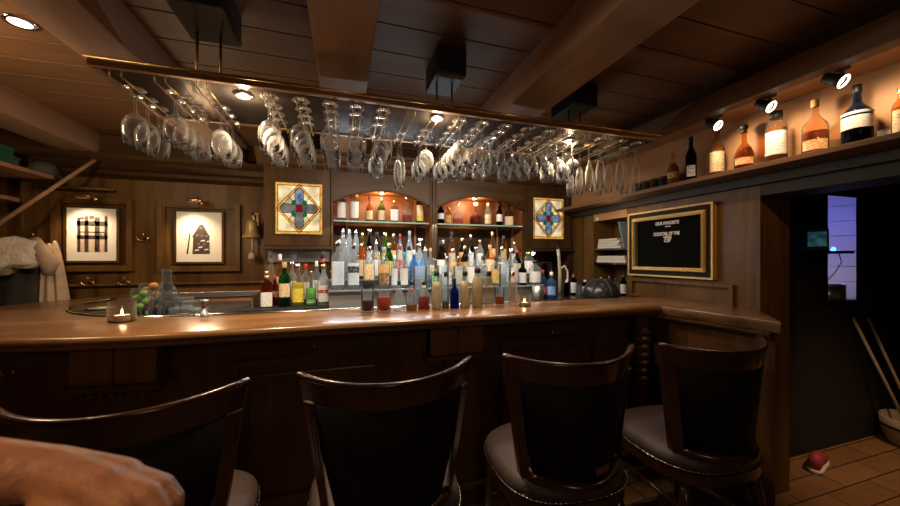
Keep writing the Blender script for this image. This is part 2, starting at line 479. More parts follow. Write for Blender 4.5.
# far room on the right: black wall with a hatch into a white boarded room lit blue
def far_wall():
    bm = B()
    y0, y1 = 1.56, 1.570
    a, b = at(828, 195, Y=1.56), at(858, 300, Y=1.56)
    x0, x1, z1, z0 = a.x, b.x, a.z, b.z
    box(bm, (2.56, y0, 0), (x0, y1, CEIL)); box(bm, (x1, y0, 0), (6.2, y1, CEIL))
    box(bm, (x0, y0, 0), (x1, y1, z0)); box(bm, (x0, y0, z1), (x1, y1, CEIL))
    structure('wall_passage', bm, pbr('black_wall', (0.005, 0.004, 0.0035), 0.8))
    return x0, x1, z0, z1
HX0, HX1, HZ0, HZ1 = far_wall()
structure('trim_15', boxb((HX0 - .05, 1.5705, HZ0 - .03), (HX1 + .05, 1.72, HZ0), .003), pbr('hatch_sill', (.02, .018, .018), .5))
bm = B()
z = 0.0
while z < 2.4:
    box(bm, (4.62, 1.63, z), (4.64, 2.9, z + 0.142), 0.004); z += 0.147
box(bm, (4.64, 1.63, 0), (4.68, 2.9, 2.42))
structure('wall_beyond', bm, pbr('white_boards', (0.72, 0.70, 0.70), 0.5))
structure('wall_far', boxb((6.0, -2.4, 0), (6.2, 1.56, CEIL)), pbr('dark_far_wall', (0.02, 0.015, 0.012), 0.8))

# cornice and ledges of the back wall
bm = B()
prism(bm, [(3.6, 2.25), (3.46, 2.25), (3.46, 2.22), (3.50, 2.19), (3.52, 2.15), (3.55, 2.13), (3.555, 2.10), (3.58, 2.085), (3.6, 2.07)], 'x', -2.6, -0.6)
structure('trim_5', bm, W_DARKX, smooth=False)
bm = B()
prism(bm, [(3.6, 2.41), (3.50, 2.41), (3.50, 2.25), (3.6, 2.25)], 'x', -2.6, 2.3)
structure('trim_6', bm, W_DARKX)
# moulded stiles of the panelling
def panel_surround(n, p0, p1, w=0.035):
    a, b = at(*p0, Y=3.55), at(*p1, Y=3.55)
    bm = rect_frame(B(), a.x, b.x, b.z, a.z, w, 3.545, 3.60)
    rect_frame(bm, a.x + w, b.x - w, b.z + w, a.z - w, 0.012, 3.56, 3.60)
    structure('trim_%d' % n, bm, W_PANEL)
    a2, b2 = at(p0[0], p0[1], Y=3.55), at(p1[0], p1[1], Y=3.55)
    return a2, b2
PA = panel_surround(7, (51, 196), (132, 271))
PB = panel_surround(8, (157, 201), (240, 271))
bm = boxb((-2.5, 3.56, 1.165), (-0.72, 3.60, 1.185), 0.004)
structure('trim_9', bm, W_PANEL)
a = at(24, 240, Y=3.55)
structure('trim_10', boxb((a.x - .012, 3.53, 1.2), (a.x + .012, 3.60, 2.0), 0.004), W_PANEL)
# panel moulding on the right wall under the board
bm = B()
z0, z1 = 1.14, 1.215
y0, y1 = at(735, 290, X=XW).y, at(632, 290, X=XW).y
M = Matrix.Translation((XW - 0.002, 0, 0)) @ Matrix.Rotation(math.radians(90), 4, 'Z')
rf = rect_frame(B(), y0, y1, 1.09, 1.235, 0.022, 0, 0.022)
for v in rf.verts: v.co = Vector((XW - 0.001 - v.co.y, v.co.x, v.co.z))
structure('trim_11', rf, W_PANEL)

# ------------------------------------------------------------------ upper shelf with the whiskies
def right_shelf():
    t = thing('wall_shelf', 'long dark wooden shelf carrying whisky bottles along the wall above the opening', 'shelf', (2.19, 1.0, 1.87))
    bm = boxb((2.075 - 2.19, -2.5, 0.0), (XW - 0.036 - 2.19, 2.0, 0.026), 0.003)
    mesh('shelf_board', bm, W_SHELFY, t)
    bm = boxb((2.25 - 2.19, -2.5, -0.05), (XW - 0.001 - 2.19, 2.0, -0.001), 0.003)
    mesh('support_rail', bm, pbr('rail_black', (.016, .009, .006), .6), t)
right_shelf()

# ------------------------------------------------------------------ back bar
def arch_poly(x0, x1, zs, zc, n=16):
    """points of an arch from (x0, zs) over the crown zc to (x1, zs)"""
    cx, hw, h = (x0 + x1) / 2, (x1 - x0) / 2, zc - zs
    R = (hw * hw + h * h) / (2 * h)
    out = []
    a = math.asin(hw / R)
    for i in range(n + 1):
        t = -a + 2 * a * i / n
        out.append((cx + R * math.sin(t), zc - R + R * math.cos(t)))
    return out
AX = [(-0.085, 0.750), (0.815, 1.715)]
ZS, ZC = 1.865, 1.985
bb = thing('back_bar_arcade', 'dark oak back bar with two lit shallow arches and glass shelves', 'back bar', (0.8, 3.1, 1.06))
def bbm(bm): return xform(bm, Matrix.Translation((-0.8, -3.1, -1.06)))
bm = B()
for x0, x1 in AX:
    arc = arch_poly(x0, x1, ZS, ZC)
    for (a, b), (c, d) in zip(arc, arc[1:]):
        prism(bm, [(a, b), (c, d), (c, 2.13), (a, 2.13)], 'y', 3.0, 3.04)
mesh('arch_fascia', bbm(bm), W_DARKX, bb)
bm = B()
for x0, x1 in AX:
    pts = [Vector((x, 2.992, z)) for x, z in arch_poly(x0 + .004, x1 - .004, ZS, ZC - .004)]
    tube(bm, pts, 0.008, 6)
mesh('arch_moulding', bbm(bm), W_DARKX, bb, True)
for a, b in ((-0.10, -0.085), (0.750, 0.815), (1.715, 1.745)):
    bm = boxb((a, 2.985, 1.06), (b, 3.05, 2.13), 0.004)
    if b - a > 0.05:
        tube(bm, [((a + b) / 2, 2.975, 1.3), ((a + b) / 2, 2.975, 2.1)], 0.018, 10)
    mesh('post', bbm(bm), W_DARK, bb)
mesh('back_panel', bbm(boxb((-0.10, 3.30, 1.70), (1.745, 3.33, 2.13))), W_BACK, bb)
mesh('lower_back_panel', bbm(boxb((-0.10, 3.295, 1.06), (1.745, 3.33, 1.699))), W_DARK, bb)  # darker wood, also imitating the shade below the glass shelf
for x in (-0.098, 0.775, 1.735):
    mesh('partition', bbm(boxb((x, 3.05, 1.06), (x + 0.012, 3.30, 2.13))), W_BACK, bb)
mesh('soffit', bbm(boxb((-0.10, 3.04, 1.99), (1.745, 3.30, 2.01))), W_BACK, bb)
for px in (347, 415, 497, 512):
    p = at(px, 240, Y=3.29)
    mesh('upright', bbm(boxb((p.x - .009, 3.275, 1.06), (p.x + .009, 3.299, 1.99), 0.002)), wood('pale_upright', (0.42, 0.24, 0.13), (0.3, 0.16, 0.08), 'z'), bb)
bm = B()
prism(bm, [(3.30, 2.255), (2.86, 2.255), (2.86, 2.235), (2.885, 2.225), (2.90, 2.19), (2.94, 2.165), (2.945, 2.15), (2.975, 2.13), (3.30, 2.13)], 'x', -0.64, 2.29)
mesh('cornice', bbm(bm), W_DARKX, bb)
ZSH = 1.71
for x0, x1 in AX:
    g = mesh('glass_shelf', bbm(boxb((x0 + 0.004, 3.03, ZSH), (x1 - 0.004, 3.285, ZSH + 0.010))), glass((0.80, 0.97, 0.90), 0.08, 1.0, 0.05, 0.12), bb)
    mesh('shelf_edge', xform(boxb((x0 + 0.004, 3.024, ZSH), (x1 - 0.004, 3.03, ZSH + 0.010)), Matrix.Translation((-.8, -3.1, -1.06))), pbr('green_glass_edge', (0.35, 0.62, 0.5), 0.1, spec=0.8), g)
for x in (0.33, 1.22):
    bm = lathe(B(), [(0.026, 0), (0.026, -0.012), (0.02, -0.014)], 14, off=(x, 3.10, 1.989))
    l = mesh('arch_lamp', bbm(bm), CHROME, bb)
    mesh('lens', bbm(lathe(B(), [(0.019, -0.0145), (0.012, -0.017)], 14, off=(x, 3.10, 1.989))), glow('arch_lens', (1, .8, .55), 18), l)

# stained-glass cupboards
def stained(name_side, x0, x1, label, sx0, sx1, blue, e0):
    t = thing('wall_cupboard', label, 'cupboard', ((x0 + x1) / 2, 3.0, 1.47))
    cx = (x0 + x1) / 2
    z0, z1 = 1.595 - 1.47, 2.008 - 1.47
    a0, a1 = sx0 - cx, sx1 - cx
    w = (x1 - x0) / 2
    bm = boxb((-w, 0.02, 0.02), (-w + .02, 0.30, 0.66)); box(bm, (w - .02, 0.02, .02), (w, .30, .66)); box(bm, (-w, .28, .02), (w, .30, .66)); box(bm, (-w, .02, .02), (w, .30, .04))
    mesh('body', bm, W_DARK, t)
    d = mesh('door', prism_door(-w, w, 0.03, 0.66, a0, a1, z0, z1), W_DARK, t)
    mesh('base_moulding', boxb((-w - .015, -0.03, -0.002), (w + .01, 0.30, 0.024), 0.006), W_DARKX, t)
    # glass pieces; their back lighting is put in as emission
    C = glow('cream_glass', (1.0, 0.76, 0.42), 0.95 * e0, 0.6, 7)
    A = glow('amber_glass', (1.0, 0.46, 0.07), 0.85 * e0, 0.4, 25)
    G = glow('grey_glass', (0.62, 0.55, 0.48), 0.26 * e0, 0.6, 14)
    U = glow('blue_glass', (0.45, 0.58, 0.85), 0.36 * e0, 0.7, 18)
    R = glow('ruby_glass', (0.5, 0.008, 0.02), 0.5 * e0)
    N = glow('green_glass', (0.01, 0.26, 0.07), 0.5 * e0, 0.3, 20)
    CM = pbr('lead_came', (0.05, 0.035, 0.02), 0.45, 0.6)
    mx, mz, hx, hz = (a0 + a1) / 2, (z0 + z1) / 2, (a1 - a0) / 2, (z1 - z0) / 2
    def P(u, v, y): return (mx + u * hx, y, mz + v * hz)
    bm = B()
    def poly(pts, mi, y):
        vs = [bm.verts.new(P(u, v, y)) for u, v in pts]; ws = [bm.verts.new(P(u, v, y + 0.003)) for u, v in pts]
        n = len(pts)
        fs = [bm.faces.new(vs), bm.faces.new(ws[::-1])] + [bm.faces.new((vs[i], ws[i], ws[(i + 1) % n], vs[(i + 1) % n])) for i in range(n)]
        for f in fs: f.material_index = mi
    poly([(-1, -1), (1, -1), (1, 1), (-1, 1)], 0, 0.012)
    b = 0.1
    for q in ([(-1, -1), (1, -1), (1, -1 + b), (-1, -1 + b)], [(-1, 1 - b), (1, 1 - b), (1, 1), (-1, 1)], [(-1, -1 + b), (-1 + b, -1 + b), (-1 + b, 1 - b), (-1, 1 - b)], [(1 - b, -1 + b), (1, -1 + b), (1, 1 - b), (1 - b, 1 - b)]):
        poly(q, 1, 0.009)
    o, i = 0.97, 0.84
    D, E = [(0, o), (o, 0), (0, -o), (-o, 0)], [(0, i), (i, 0), (0, -i), (-i, 0)]
    for k in range(4):
        poly([D[k], D[(k + 1) % 4], E[(k + 1) % 4], E[k]], 1, 0.006)
    lob = 0.20
    def petal(dx, dy, mi, L, wd):
        px, py = -dy, dx
        pts = []
        for s, wv in ((0.13, 0.55), (0.3, 0.85), (0.5, 1.0), (L - .12, 0.9), (L, 0.15)): pts.append((dx * s + px * wd * wv, dy * s + py * wd * wv))
        for s, wv in ((L, 0.15), (L - .12, 0.9), (0.5, 1.0), (0.3, 0.85), (0.13, 0.55)): pts.append((dx * s - px * wd * wv, dy * s - py * wd * wv))
        poly(pts, mi, 0.005)
        return pts
    pet = [petal(0, 1, 3, 0.82, .2), petal(0, -1, 3 if blue else 2, 0.82, .2), petal(1, 0, 3 if blue else 2, 0.82, .19), petal(-1, 0, 3 if blue else 2, .82, .19)]
    for sx in (-1, 1):
        for sy in (-1, 1):
            poly([(sx * .14, sy * .14), (sx * .34, sy * .14), (sx * .34, sy * .27), (sx * .24, sy * .34), (sx * .14, sy * .34)], 5, 0.004)
    poly([(-.14, -.14), (.14, -.14), (.14, .14), (-.14, .14)], 4, 0.003)
    for f in bm.faces: pass
    g = mesh('stained_glass', bm, [C, A, G, U, R, N], d)
    bm = B()
    def line(p, q, r=0.0030):
        tube(bm, [P(*p, 0.003), P(*q, 0.003)], r, 6)
    for k in range(4):
        line(D[k], D[(k + 1) % 4]); line(E[k], E[(k + 1) % 4])
    for q in (((-.9, -.9), (.9, -.9)), ((.9, -.9), (.9, .9)), ((.9, .9), (-.9, .9)), ((-.9, .9), (-.9, -.9))): line(*q)
    for pp in pet:
        for k in range(len(pp)): line(pp[k], pp[(k + 1) % len(pp)], .0026)
    for sx in (-1, 1):
        for sy in (-1, 1): line((sx * .3, sy * .3), (sx * .47, sy * .47), .0026)
    for k in range(4):
        sq = [(-.14, -.14), (.14, -.14), (.14, .14), (-.14, .14)]; line(sq[k], sq[(k + 1) % 4], .002)
    mesh('lead_lines', bm, CM, d)
    return t
def prism_door(x0, x1, z0, z1, a0, a1, c0, c1):
    bm = B()
    for lo, hi in (((x0, 0, z0), (a0, .02, z1)), ((a1, 0, z0), (x1, .02, z1)), ((a0, 0, z0), (a1, .02, c0)), ((a0, 0, c1), (a1, .02, z1))):
        box(bm, lo, hi)
    rect_frame(bm, a0 - .012, a1 + .012, c0 - .012, c1 + .012, .012, -.008, .002)
    return bm
stained('a', -0.60, -0.105, 'oak wall cupboard with a stained-glass door, beside the brass bell', -0.518, -0.168, False, 1.0)
stained('b', 1.75, 2.255, 'oak wall cupboard with a blue-petalled stained-glass door, beside the magazine cubby', 1.812, 2.172, True, 0.8)
# filler between the right cupboard and the side wall, wall under the cupboards
structure('trim_12', boxb((2.255, 3.02, 1.06), (2.30, 3.06, 2.13)), W_DARK)
structure('trim_13', boxb((1.745, 3.30, 1.06), (2.30, 3.34, 1.47)), W_DARK)
sp = thing('splashback', 'bright mirrored splashback strip under the cupboard beside the bell', 'splashback', (-0.36, 3.12, 1.40))
mesh('mirror', boxb((-.245, 0, -.03), (.25, .012, .075)), pbr('mirror_pane', (0.72, 0.78, 0.86), 0.18, 0.75), sp)
mesh('frame', rect_frame(B(), -.25, .255, -.04, .08, .01, -.006, .012), W_DARKX, sp)
structure('trim_14', boxb((-0.62, 3.135, 1.06), (-0.10, 3.17, 1.47)), W_PANEL)

# ------------------------------------------------------------------ bar counter
OUT = [(1.96, 1.06), (1.90, 1.635), (0.6, 1.632), (-0.45, 1.625), (-0.80, 1.63), (-1.15, 1.685), (-1.50, 1.80), (-1.80, 1.98), (-2.02, 2.22), (-2.12, 2.5), (-2.08, 2.85), (-1.93, 3.15), (-1.72, 3.50)]
INN = [(-1.42, 3.50), (-1.56, 3.25), (-1.62, 3.00), (-1.60, 2.75), (-1.50, 2.50), (-1.33, 2.30), (-1.12, 2.165), (-0.90, 2.10), (-0.6, 2.07), (0.3, 2.065), (2.298, 2.065), (2.298, 1.35)]
def rounded(pts, closed=False):
    return pts
bar = thing('bar_counter', 'long curved wooden pub bar with glossy top and panelled dark front', 'bar counter', (0.2, 1.85, 0))
def bl(bm): return xform(bm, Matrix.Translation((-0.2, -1.85, 0)))
def smooth_line(pts, n=5):
    """Catmull-Rom through pts"""
    P = [Vector(p) for p in pts]
    out = []
    for i in range(len(P) - 1):
        p0, p1, p2, p3 = P[max(i - 1, 0)], P[i], P[i + 1], P[min(i + 2, len(P) - 1)]
        for k in range(n):
            t = k / n
            out.append(0.5 * ((2 * p1) + (-p0 + p2) * t + (2 * p0 - 5 * p1 + 4 * p2 - p3) * t * t + (-p0 + 3 * p1 - 3 * p2 + p3) * t ** 3))
    out.append(P[-1])
    return [tuple(p) for p in out]
outer = OUT[:3] + smooth_line(OUT[3:], 4)
inner = smooth_line(INN[:9], 4) + INN[9:]
ring = outer + inner
def loft_top(z_list):
    """bar top: stacked outlines, outer edge rounded (nosing)"""
    bm = B()
    n_out = len(outer)
    cxs = []
    lv = []
    for z, off in z_list:
        row = []
        N = len(ring)
        for i, p in enumerate(ring):
            p = Vector(p)
            a, b = Vector(ring[i - 1]), Vector(ring[(i + 1) % N])
            t = (b - a).normalized()
            nrm = Vector((t.y, -t.x))
            if i == 0 or i == n_out - 1 or i >= n_out: k = 0.0
            else: k = 1.0
            q = p - nrm * off * k * SIGN
            row.append(bm.verts.new((q.x, q.y, z)))
        lv.append(row)
    N = len(ring)
    for r0, r1 in zip(lv, lv[1:]):
        for i in range(N):
            bm.faces.new((r0[i], r0[(i + 1) % N], r1[(i + 1) % N], r1[i]))
    bm.faces.new(lv[0][::-1]); bm.faces.new(lv[-1])
    return bm
area = sum(ring[i][0] * ring[(i + 1) % len(ring)][1] - ring[(i + 1) % len(ring)][0] * ring[i][1] for i in range(len(ring)))
SIGN = 1.0 if area > 0 else -1.0
top = mesh('bar_top', bl(loft_top([(1.045, 0.02), (1.05, 0.012), (1.062, 0.004), (1.075, 0.0), (1.09, 0.003), (1.097, 0.010), (1.10, 0.022)])), W_BAR, bar, 'auto')
# moulding under the nosing
def offset_line(pts, d):
    out = []
    for i, p in enumerate(pts):
        a, b = Vector(pts[max(i - 1, 0)]), Vector(pts[min(i + 1, len(pts) - 1)])
        t = (b - a).normalized()
        out.append((p[0] + t.y * d, p[1] - t.x * d))
    return out
front_line = [(2.29, 1.36), (1.985, 1.095), (1.945, 1.83), (0.6, 1.83), (-0.45, 1.825)] + smooth_line([(-0.45, 1.825), (-0.78, 1.83), (-1.08, 1.875), (-1.40, 1.98), (-1.66, 2.13), (-1.83, 2.33), (-1.91, 2.55), (-1.88, 2.80), (-1.75, 3.08), (-1.62, 3.46)], 4)[1:]
def wallstrip(bm, line, th, z0, z1):
    ln2 = offset_line(line, -th)
    for i in range(len(line) - 1):
        q = [line[i], line[i + 1], ln2[i + 1], ln2[i]]
        prism(bm, q, 'z', z0, z1)
    return bm
mesh('front_panel', bl(wallstrip(B(), front_line, -0.03, 0.0, 1.046)), W_FRONT, bar)
ml = [(1.93, 1.10), (1.90, 1.80), (0.6, 1.80), (-0.45, 1.80)] + [p for p in offset_line(front_line[5:], 0.03)]
bm = tube(B(), [(x, y, 1.028) for x, y in [(1.962, 1.10), (1.92, 1.805), (0.6, 1.805), (-0.45, 1.80)] + offset_line(front_line, -0.025)[6:]], 0.02, 8)
mesh('under_moulding', bl(bm), W_FRONTX, bar, True)
bm = tube(B(), [(x, y, 0.10) for x, y in [(1.955, 1.10), (1.92, 1.815), (0.6, 1.815), (-0.45, 1.81)]], 0.03, 8)
mesh('skirting', bl(bm), W_FRONTX, bar, True)
# chrome rim along the inner edge
bm = tube(B(), [(x, y, 1.100) for x, y in inner[6:] if x < 0.35] + [(1.6, 2.065, 1.10)], 0.010, 8)
mesh('chrome_edge', bl(bm), CHROME, bar, True)
# raised panels of the front
for x0, x1, z1 in ((-0.50, 0.235, 0.915), (0.885, 1.56, 0.915)):
    bm = rect_frame(B(), x0, x1, 0.22, z1, 0.03, 1.805, 1.833)
    p = mesh('panel_moulding', bl(bm), W_FRONTX, bar)
    mesh('raised_field', bl(boxb((x0 + .07, 1.815, .29), (x1 - .07, 1.832, z1 - .07), 0.01)), W_FRONT, p)
# little two-door boxes under the top
for xc, yc, rz in ((-0.885, 1.80, -0.10), (0.585, 1.80, 0.0)):
    M = Matrix.Translation((xc, yc, 0)) @ Matrix.Rotation(rz, 4, 'Z')
    bm = box(B(), (-0.15, -0.075, 0.885), (-0.003, 0.045, 1.04), 0.004); box(bm, (0.003, -0.075, 0.885), (0.15, 0.045, 1.04), 0.004); box(bm, (-0.15, -0.06, .885), (.15, .045, 1.04))
    d = mesh('corbel_box', bl(xform(bm, M)), wood('corbel_wood', (0.24, 0.12, 0.040), (0.14, 0.066, 0.022), 'z'), bar)
    bm = box(B(), (-0.175, -0.10, 0.862), (0.175, 0.045, 0.885), 0.006)
    for k in range(9): lathe(bm, [(0.010, 0), (0.012, .01), (0, .02)], 8, off=(-0.14 + .035 * k, -0.085, 0.842))
    mesh('ledge', bl(xform(bm, M)), W_FRONTX, d)
# turned pilaster in the inner corner
bm = B()
prof = [(0.05, 0.0)]
for k in range(7): prof += [(0.05, .60 + .05 * k), (0.062, .615 + .05 * k), (0.062, .63 + .05 * k), (0.05, .645 + .05 * k)]
prof += [(0.045, 0.95), (0.055, 1.04)]
lathe(bm, prof, 16, off=(1.865, 1.755, 0))
mesh('turned_pilaster', bl(bm), W_FRONT, bar, 'auto')
# bag hooks
for px, py in ((315, 347), (555, 333), (12, 372)):
    p = at(px, py, Y=1.80 if px > 100 else 1.9)
    bm = B()
    lathe(bm, [(0.012, 0), (0.012, 0.006)], 10)
    xform(bm, Matrix.Rotation(math.radians(90), 4, 'X'))
    tube(bm, [(0, -0.004, 0.002), (0.0, -0.03, -0.006), (0, -0.045, 0.004), (0, -0.047, 0.02)], 0.004, 6)
    tube(bm, [(0, -0.004, -0.006), (-0.012, -0.02, -0.022), (-0.018, -0.035, -0.016)], 0.003, 6)
    tube(bm, [(0, -0.004, -0.006), (0.012, -0.02, -0.022), (0.018, -0.035, -0.016)], 0.003, 6)
    mesh('bag_hook', bl(xform(bm, Matrix.Translation((p.x, p.y + (0.02 if px > 100 else 0.0), p.z)))), BRASS_OLD, bar, True)

# steel work surface inside the bar
ws = thing('worktop', 'dark steel worktop inside the curve of the bar', 'worktop', (0.3, 2.5, 0))
DSTEEL = pbr('worktop_steel', (0.16, 0.15, 0.15), 0.22, 0.9)
poly2 = [(x + .02, y - .0) for x, y in inner if x < -0.5] 
bm = prism(B(), [(-1.40, 3.1)] + [p for p in poly2 if p[1] < 3.12] + [(-0.5, 2.078), (2.295, 2.078), (2.295, 2.98), (-0.60, 3.1)], 'z', 1.03, 1.06)
mesh('steel_top', xform(bm, Matrix.Translation((-.3, -2.5, 0))), DSTEEL, ws)
mesh('cabinet_base', xform(prism(B(), [(-1.30, 3.08), (-1.5, 2.8), (-1.3, 2.4), (-1.0, 2.2), (-.5, 2.12), (2.2, 2.12), (2.2, 2.95), (-.6, 3.08)], 'z', 0.0, 1.029), Matrix.Translation((-.3, -2.5, 0))), W_FRONT, ws)
# back counter at the far left and steel splash wing
bc = thing('back_counter', 'back counter with steel edge below the framed prints', 'counter', (-1.0, 3.35, 0))
mesh('counter_top', boxb((-0.41, -0.235, 1.105), (0.40, 0.24, 1.13), 0.004), W_BAR, bc)
mesh('steel_edge', boxb((-0.41, -0.25, 1.095), (0.40, -0.236, 1.135), 0.003), STEEL, bc)
mesh('body', boxb((-0.40, -0.23, 0.0), (0.39, 0.24, 1.104)), wood('counter_front', (0.40, 0.2, 0.09), (0.28, 0.13, 0.06), 'z'), bc)
wing = thing('splash_wing', 'steel splash wing standing at the end of the back counter', 'splash guard', (-0.585, 2.85, 1.06))
mesh('plate', boxb((-.006, -.27, 0), (.006, .26, 0.075), 0.002), STEEL, wing)
mesh('cap_rail', boxb((-.012, -.275, 0.075), (.012, .26, 0.085), 0.003), CHROME, wing)

# ------------------------------------------------------------------ glass rack over the bar
ZR, YR0, YR1, XR0, XR1 = 2.10, 1.547, 2.01, -0.871, 1.782
rk = thing('glass_rack', 'hanging glass rack of smoked glass with brass rails over the bar', 'glass rack', (0.45, 1.78, 2.10))
def rl(bm): return xform(bm, Matrix.Translation((-0.45, -1.78, -2.10)))
SMOKE = glass((0.52, 0.44, 0.38), 0.22, 0.7, 0.18, 0.08, 0.1)
mesh('smoked_panel', rl(boxb((XR0 + .012, YR0 + .012, ZR - .004), (XR1 - .012, YR1 - .012, ZR + .004))), SMOKE, rk)
for y in (YR0, YR1):
    bm = boxb((XR0, y - .011, ZR - .011), (XR1, y + .011, ZR + .011), 0.004)
    mesh('long_rail', rl(bm), pbr('rail_wood_brass', (0.36, 0.20, 0.10), 0.3, 0.4), rk)
for x in (XR0 + .011, XR1 - .011):
    mesh('end_rail', rl(boxb((x - .008, YR0 + .011, ZR - .012), (x + .008, YR1 - .011, ZR + .012), 0.003)), pbr('end_rail_dark', (0.10, 0.055, 0.03), 0.4, 0.3), rk)
bm = tube(B(), [(XR0 - .005, YR0 - .014, ZR + .016), (0.0, YR0 - .014, ZR + .016), (0.47, YR0 - .014, ZR + .016)], 0.006, 8)
mesh('brass_rod', rl(bm), BRASS, rk, True)
bm = tube(B(), [(0.50, YR0 - .014, ZR + .016), (1.1, YR0 - .014, ZR + .016), (XR1 + .03, YR0 - .014, ZR + .016)], 0.006, 8)
mesh('brass_rod', rl(bm), BRASS, rk, True)
COLS = [-.80, -.665, -.53, -.30, -.175, -.055, .06, .175, .30, .42, .55, .67, .80, .93, 1.06, 1.17, 1.28, 1.40, 1.54, 1.66]
for x in COLS:
    for s in (-1, 1):
        bm = tube(B(), [(x + s * .017, YR0 + .0135, ZR - .032), (x + s * .017, YR1 - .0135, ZR - .032)], 0.003, 6)
        for y in (YR0 + .0135, YR1 - .0135): tube(bm, [(x + s * .017, y, ZR - .034), (x + s * .017, y, ZR - .004)], 0.0025, 6)
        mesh('hanging_rail', rl(bm), BRASS_OLD, rk, True)
for x, y in RACK_LAMPS:
    l = mesh('downlight', rl(lathe(B(), [(0.036, 0.0), (0.036, -.006), (0.026, -.010)], 18, off=(x, y, ZR - .0045))), CHROME, rk, True)
    mesh('lens', rl(lathe(B(), [(0.025, -0.0105), (0.015, -.013)], 18, off=(x, y, ZR - .0045))), glow('downlight_lens', (1, .82, .58), 26), l)
# black boxes imitating the hangers' ceiling shadows, and rods that carry the rack
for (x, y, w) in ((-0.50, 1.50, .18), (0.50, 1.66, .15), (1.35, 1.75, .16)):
    mesh('ceiling_shadow_block', rl(boxb((x - w / 2, y - .10, 2.29), (x + w / 2, y + .14, 2.4195), .008)), BLACK, rk)
    for dx in (-.05, .03):
        mesh('hanger_rod', rl(tube(B(), [(x + dx, max(y, YR0 + .03), ZR + .003), (x + dx, max(y, YR0 + .03), 2.295)], .005, 8)), BRASS_OLD, rk, True)

# ceiling spot
p = at(20, 22, Z=CEIL)
cs = thing('ceiling_spotlight', 'recessed round spotlight glowing in the ceiling boards', 'spotlight', (p.x, p.y, CEIL - .0005))
mesh('bezel', lathe(B(), [(0.055, 0), (0.052, -.006), (0.036, -.004)], 24), CHROME, cs, True)
mesh('lens', lathe(B(), [(0.036, -.0045), (0.02, -.008)], 20), glow('spot_lens', (1, .86, .68), 14), cs)
# ------------------------------------------------------------------ bottles
# outlines: (radius share, height share, squareness), neck end at 0.93; body straight between the two marks in BODY
SHAPE = {
    'round':   [(.90, 0), (1, .02), (1, .60), (.93, .66), (.62, .73), (.38, .79), (.34, .84), (.34, .93)],
    'tall':    [(.90, 0), (1, .015), (1, .54), (.95, .60), (.70, .68), (.42, .76), (.36, .80), (.36, .93)],
    'square':  [(.92, 0, 6), (1, .02, 6), (1, .64, 6), (.94, .69, 5), (.55, .74, 3), (.36, .77, 2), (.34, .93, 2)],
    'squat':   [(.90, 0), (1, .03), (1, .48), (.92, .56), (.50, .66), (.30, .72), (.28, .93)],
    'decanter': [(.70, 0), (.95, .06), (1, .20), (.97, .34), (.75, .47), (.42, .56), (.28, .62), (.27, .78), (.36, .80), (.30, .83)],
    'slim':    [(.92, 0), (1, .015), (1, .66), (.90, .74), (.60, .82), (.45, .86), (.42, .93)],
    'juice':   [(.92, 0), (1, .02), (1, .58), (.97, .64), (.78, .74), (.58, .82), (.52, .86), (.52, .93)],
    'dasher':  [(.92, 0), (1, .03), (1, .50), (.90, .58), (.55, .68), (.34, .76), (.32, .93)],
    'flask':   [(.90, 0), (1, .02), (1, .70), (.92, .75), (.60, .80), (.55, .84), (.55, .93)],
    'jar':     [(.92, 0), (1, .02), (1, .78), (.96, .84), (.80, .88), (.78, .93)],
    'cask':    [(.72, 0), (.90, .04), (1, .20), (1, .42), (.90, .54), (.60, .64), (.36, .70), (.34, .93)],
}
BODY = {'round': (.03, .60), 'tall': (.03, .54), 'square': (.03, .63), 'squat': (.05, .48), 'decanter': (.14, .30), 'slim': (.03, .66), 'juice': (.03, .58), 'dasher': (.04, .50), 'flask': (.04, .70), 'jar': (.04, .78), 'cask': (.20, .42)}
CLEAR = (0.90, 0.95, 0.97)
AMBERG = (0.55, 0.22, 0.05)
BROWNG = (0.16, 0.06, 0.02)
GREENG = (0.10, 0.34, 0.09)
BLUEG = (0.10, 0.28, 0.75)
NAVY = (0.02, 0.03, 0.12)
DARKG = (0.03, 0.025, 0.02)
SILVER, GOLD, BLACKC, REDC, WHITEC, CORK, TEAL, BLUEC, COPPERC = 'silver', 'gold', 'black', 'red', 'white', 'cork', 'teal', 'blue', 'copper'
CAPM = {'silver': CHROME, 'gold': BRASS, 'black': BLACK, 'red': paint((0.42, 0.02, 0.02), 0.4), 'white': WHITE, 'cork': paint((0.55, 0.33, 0.14), 0.7), 'teal': paint((0.05, 0.36, 0.42), 0.4),
        'blue': paint((0.06, 0.15, 0.5), 0.4), 'copper': COPPER, 'grey': paint((.30, .33, .38), .4)}
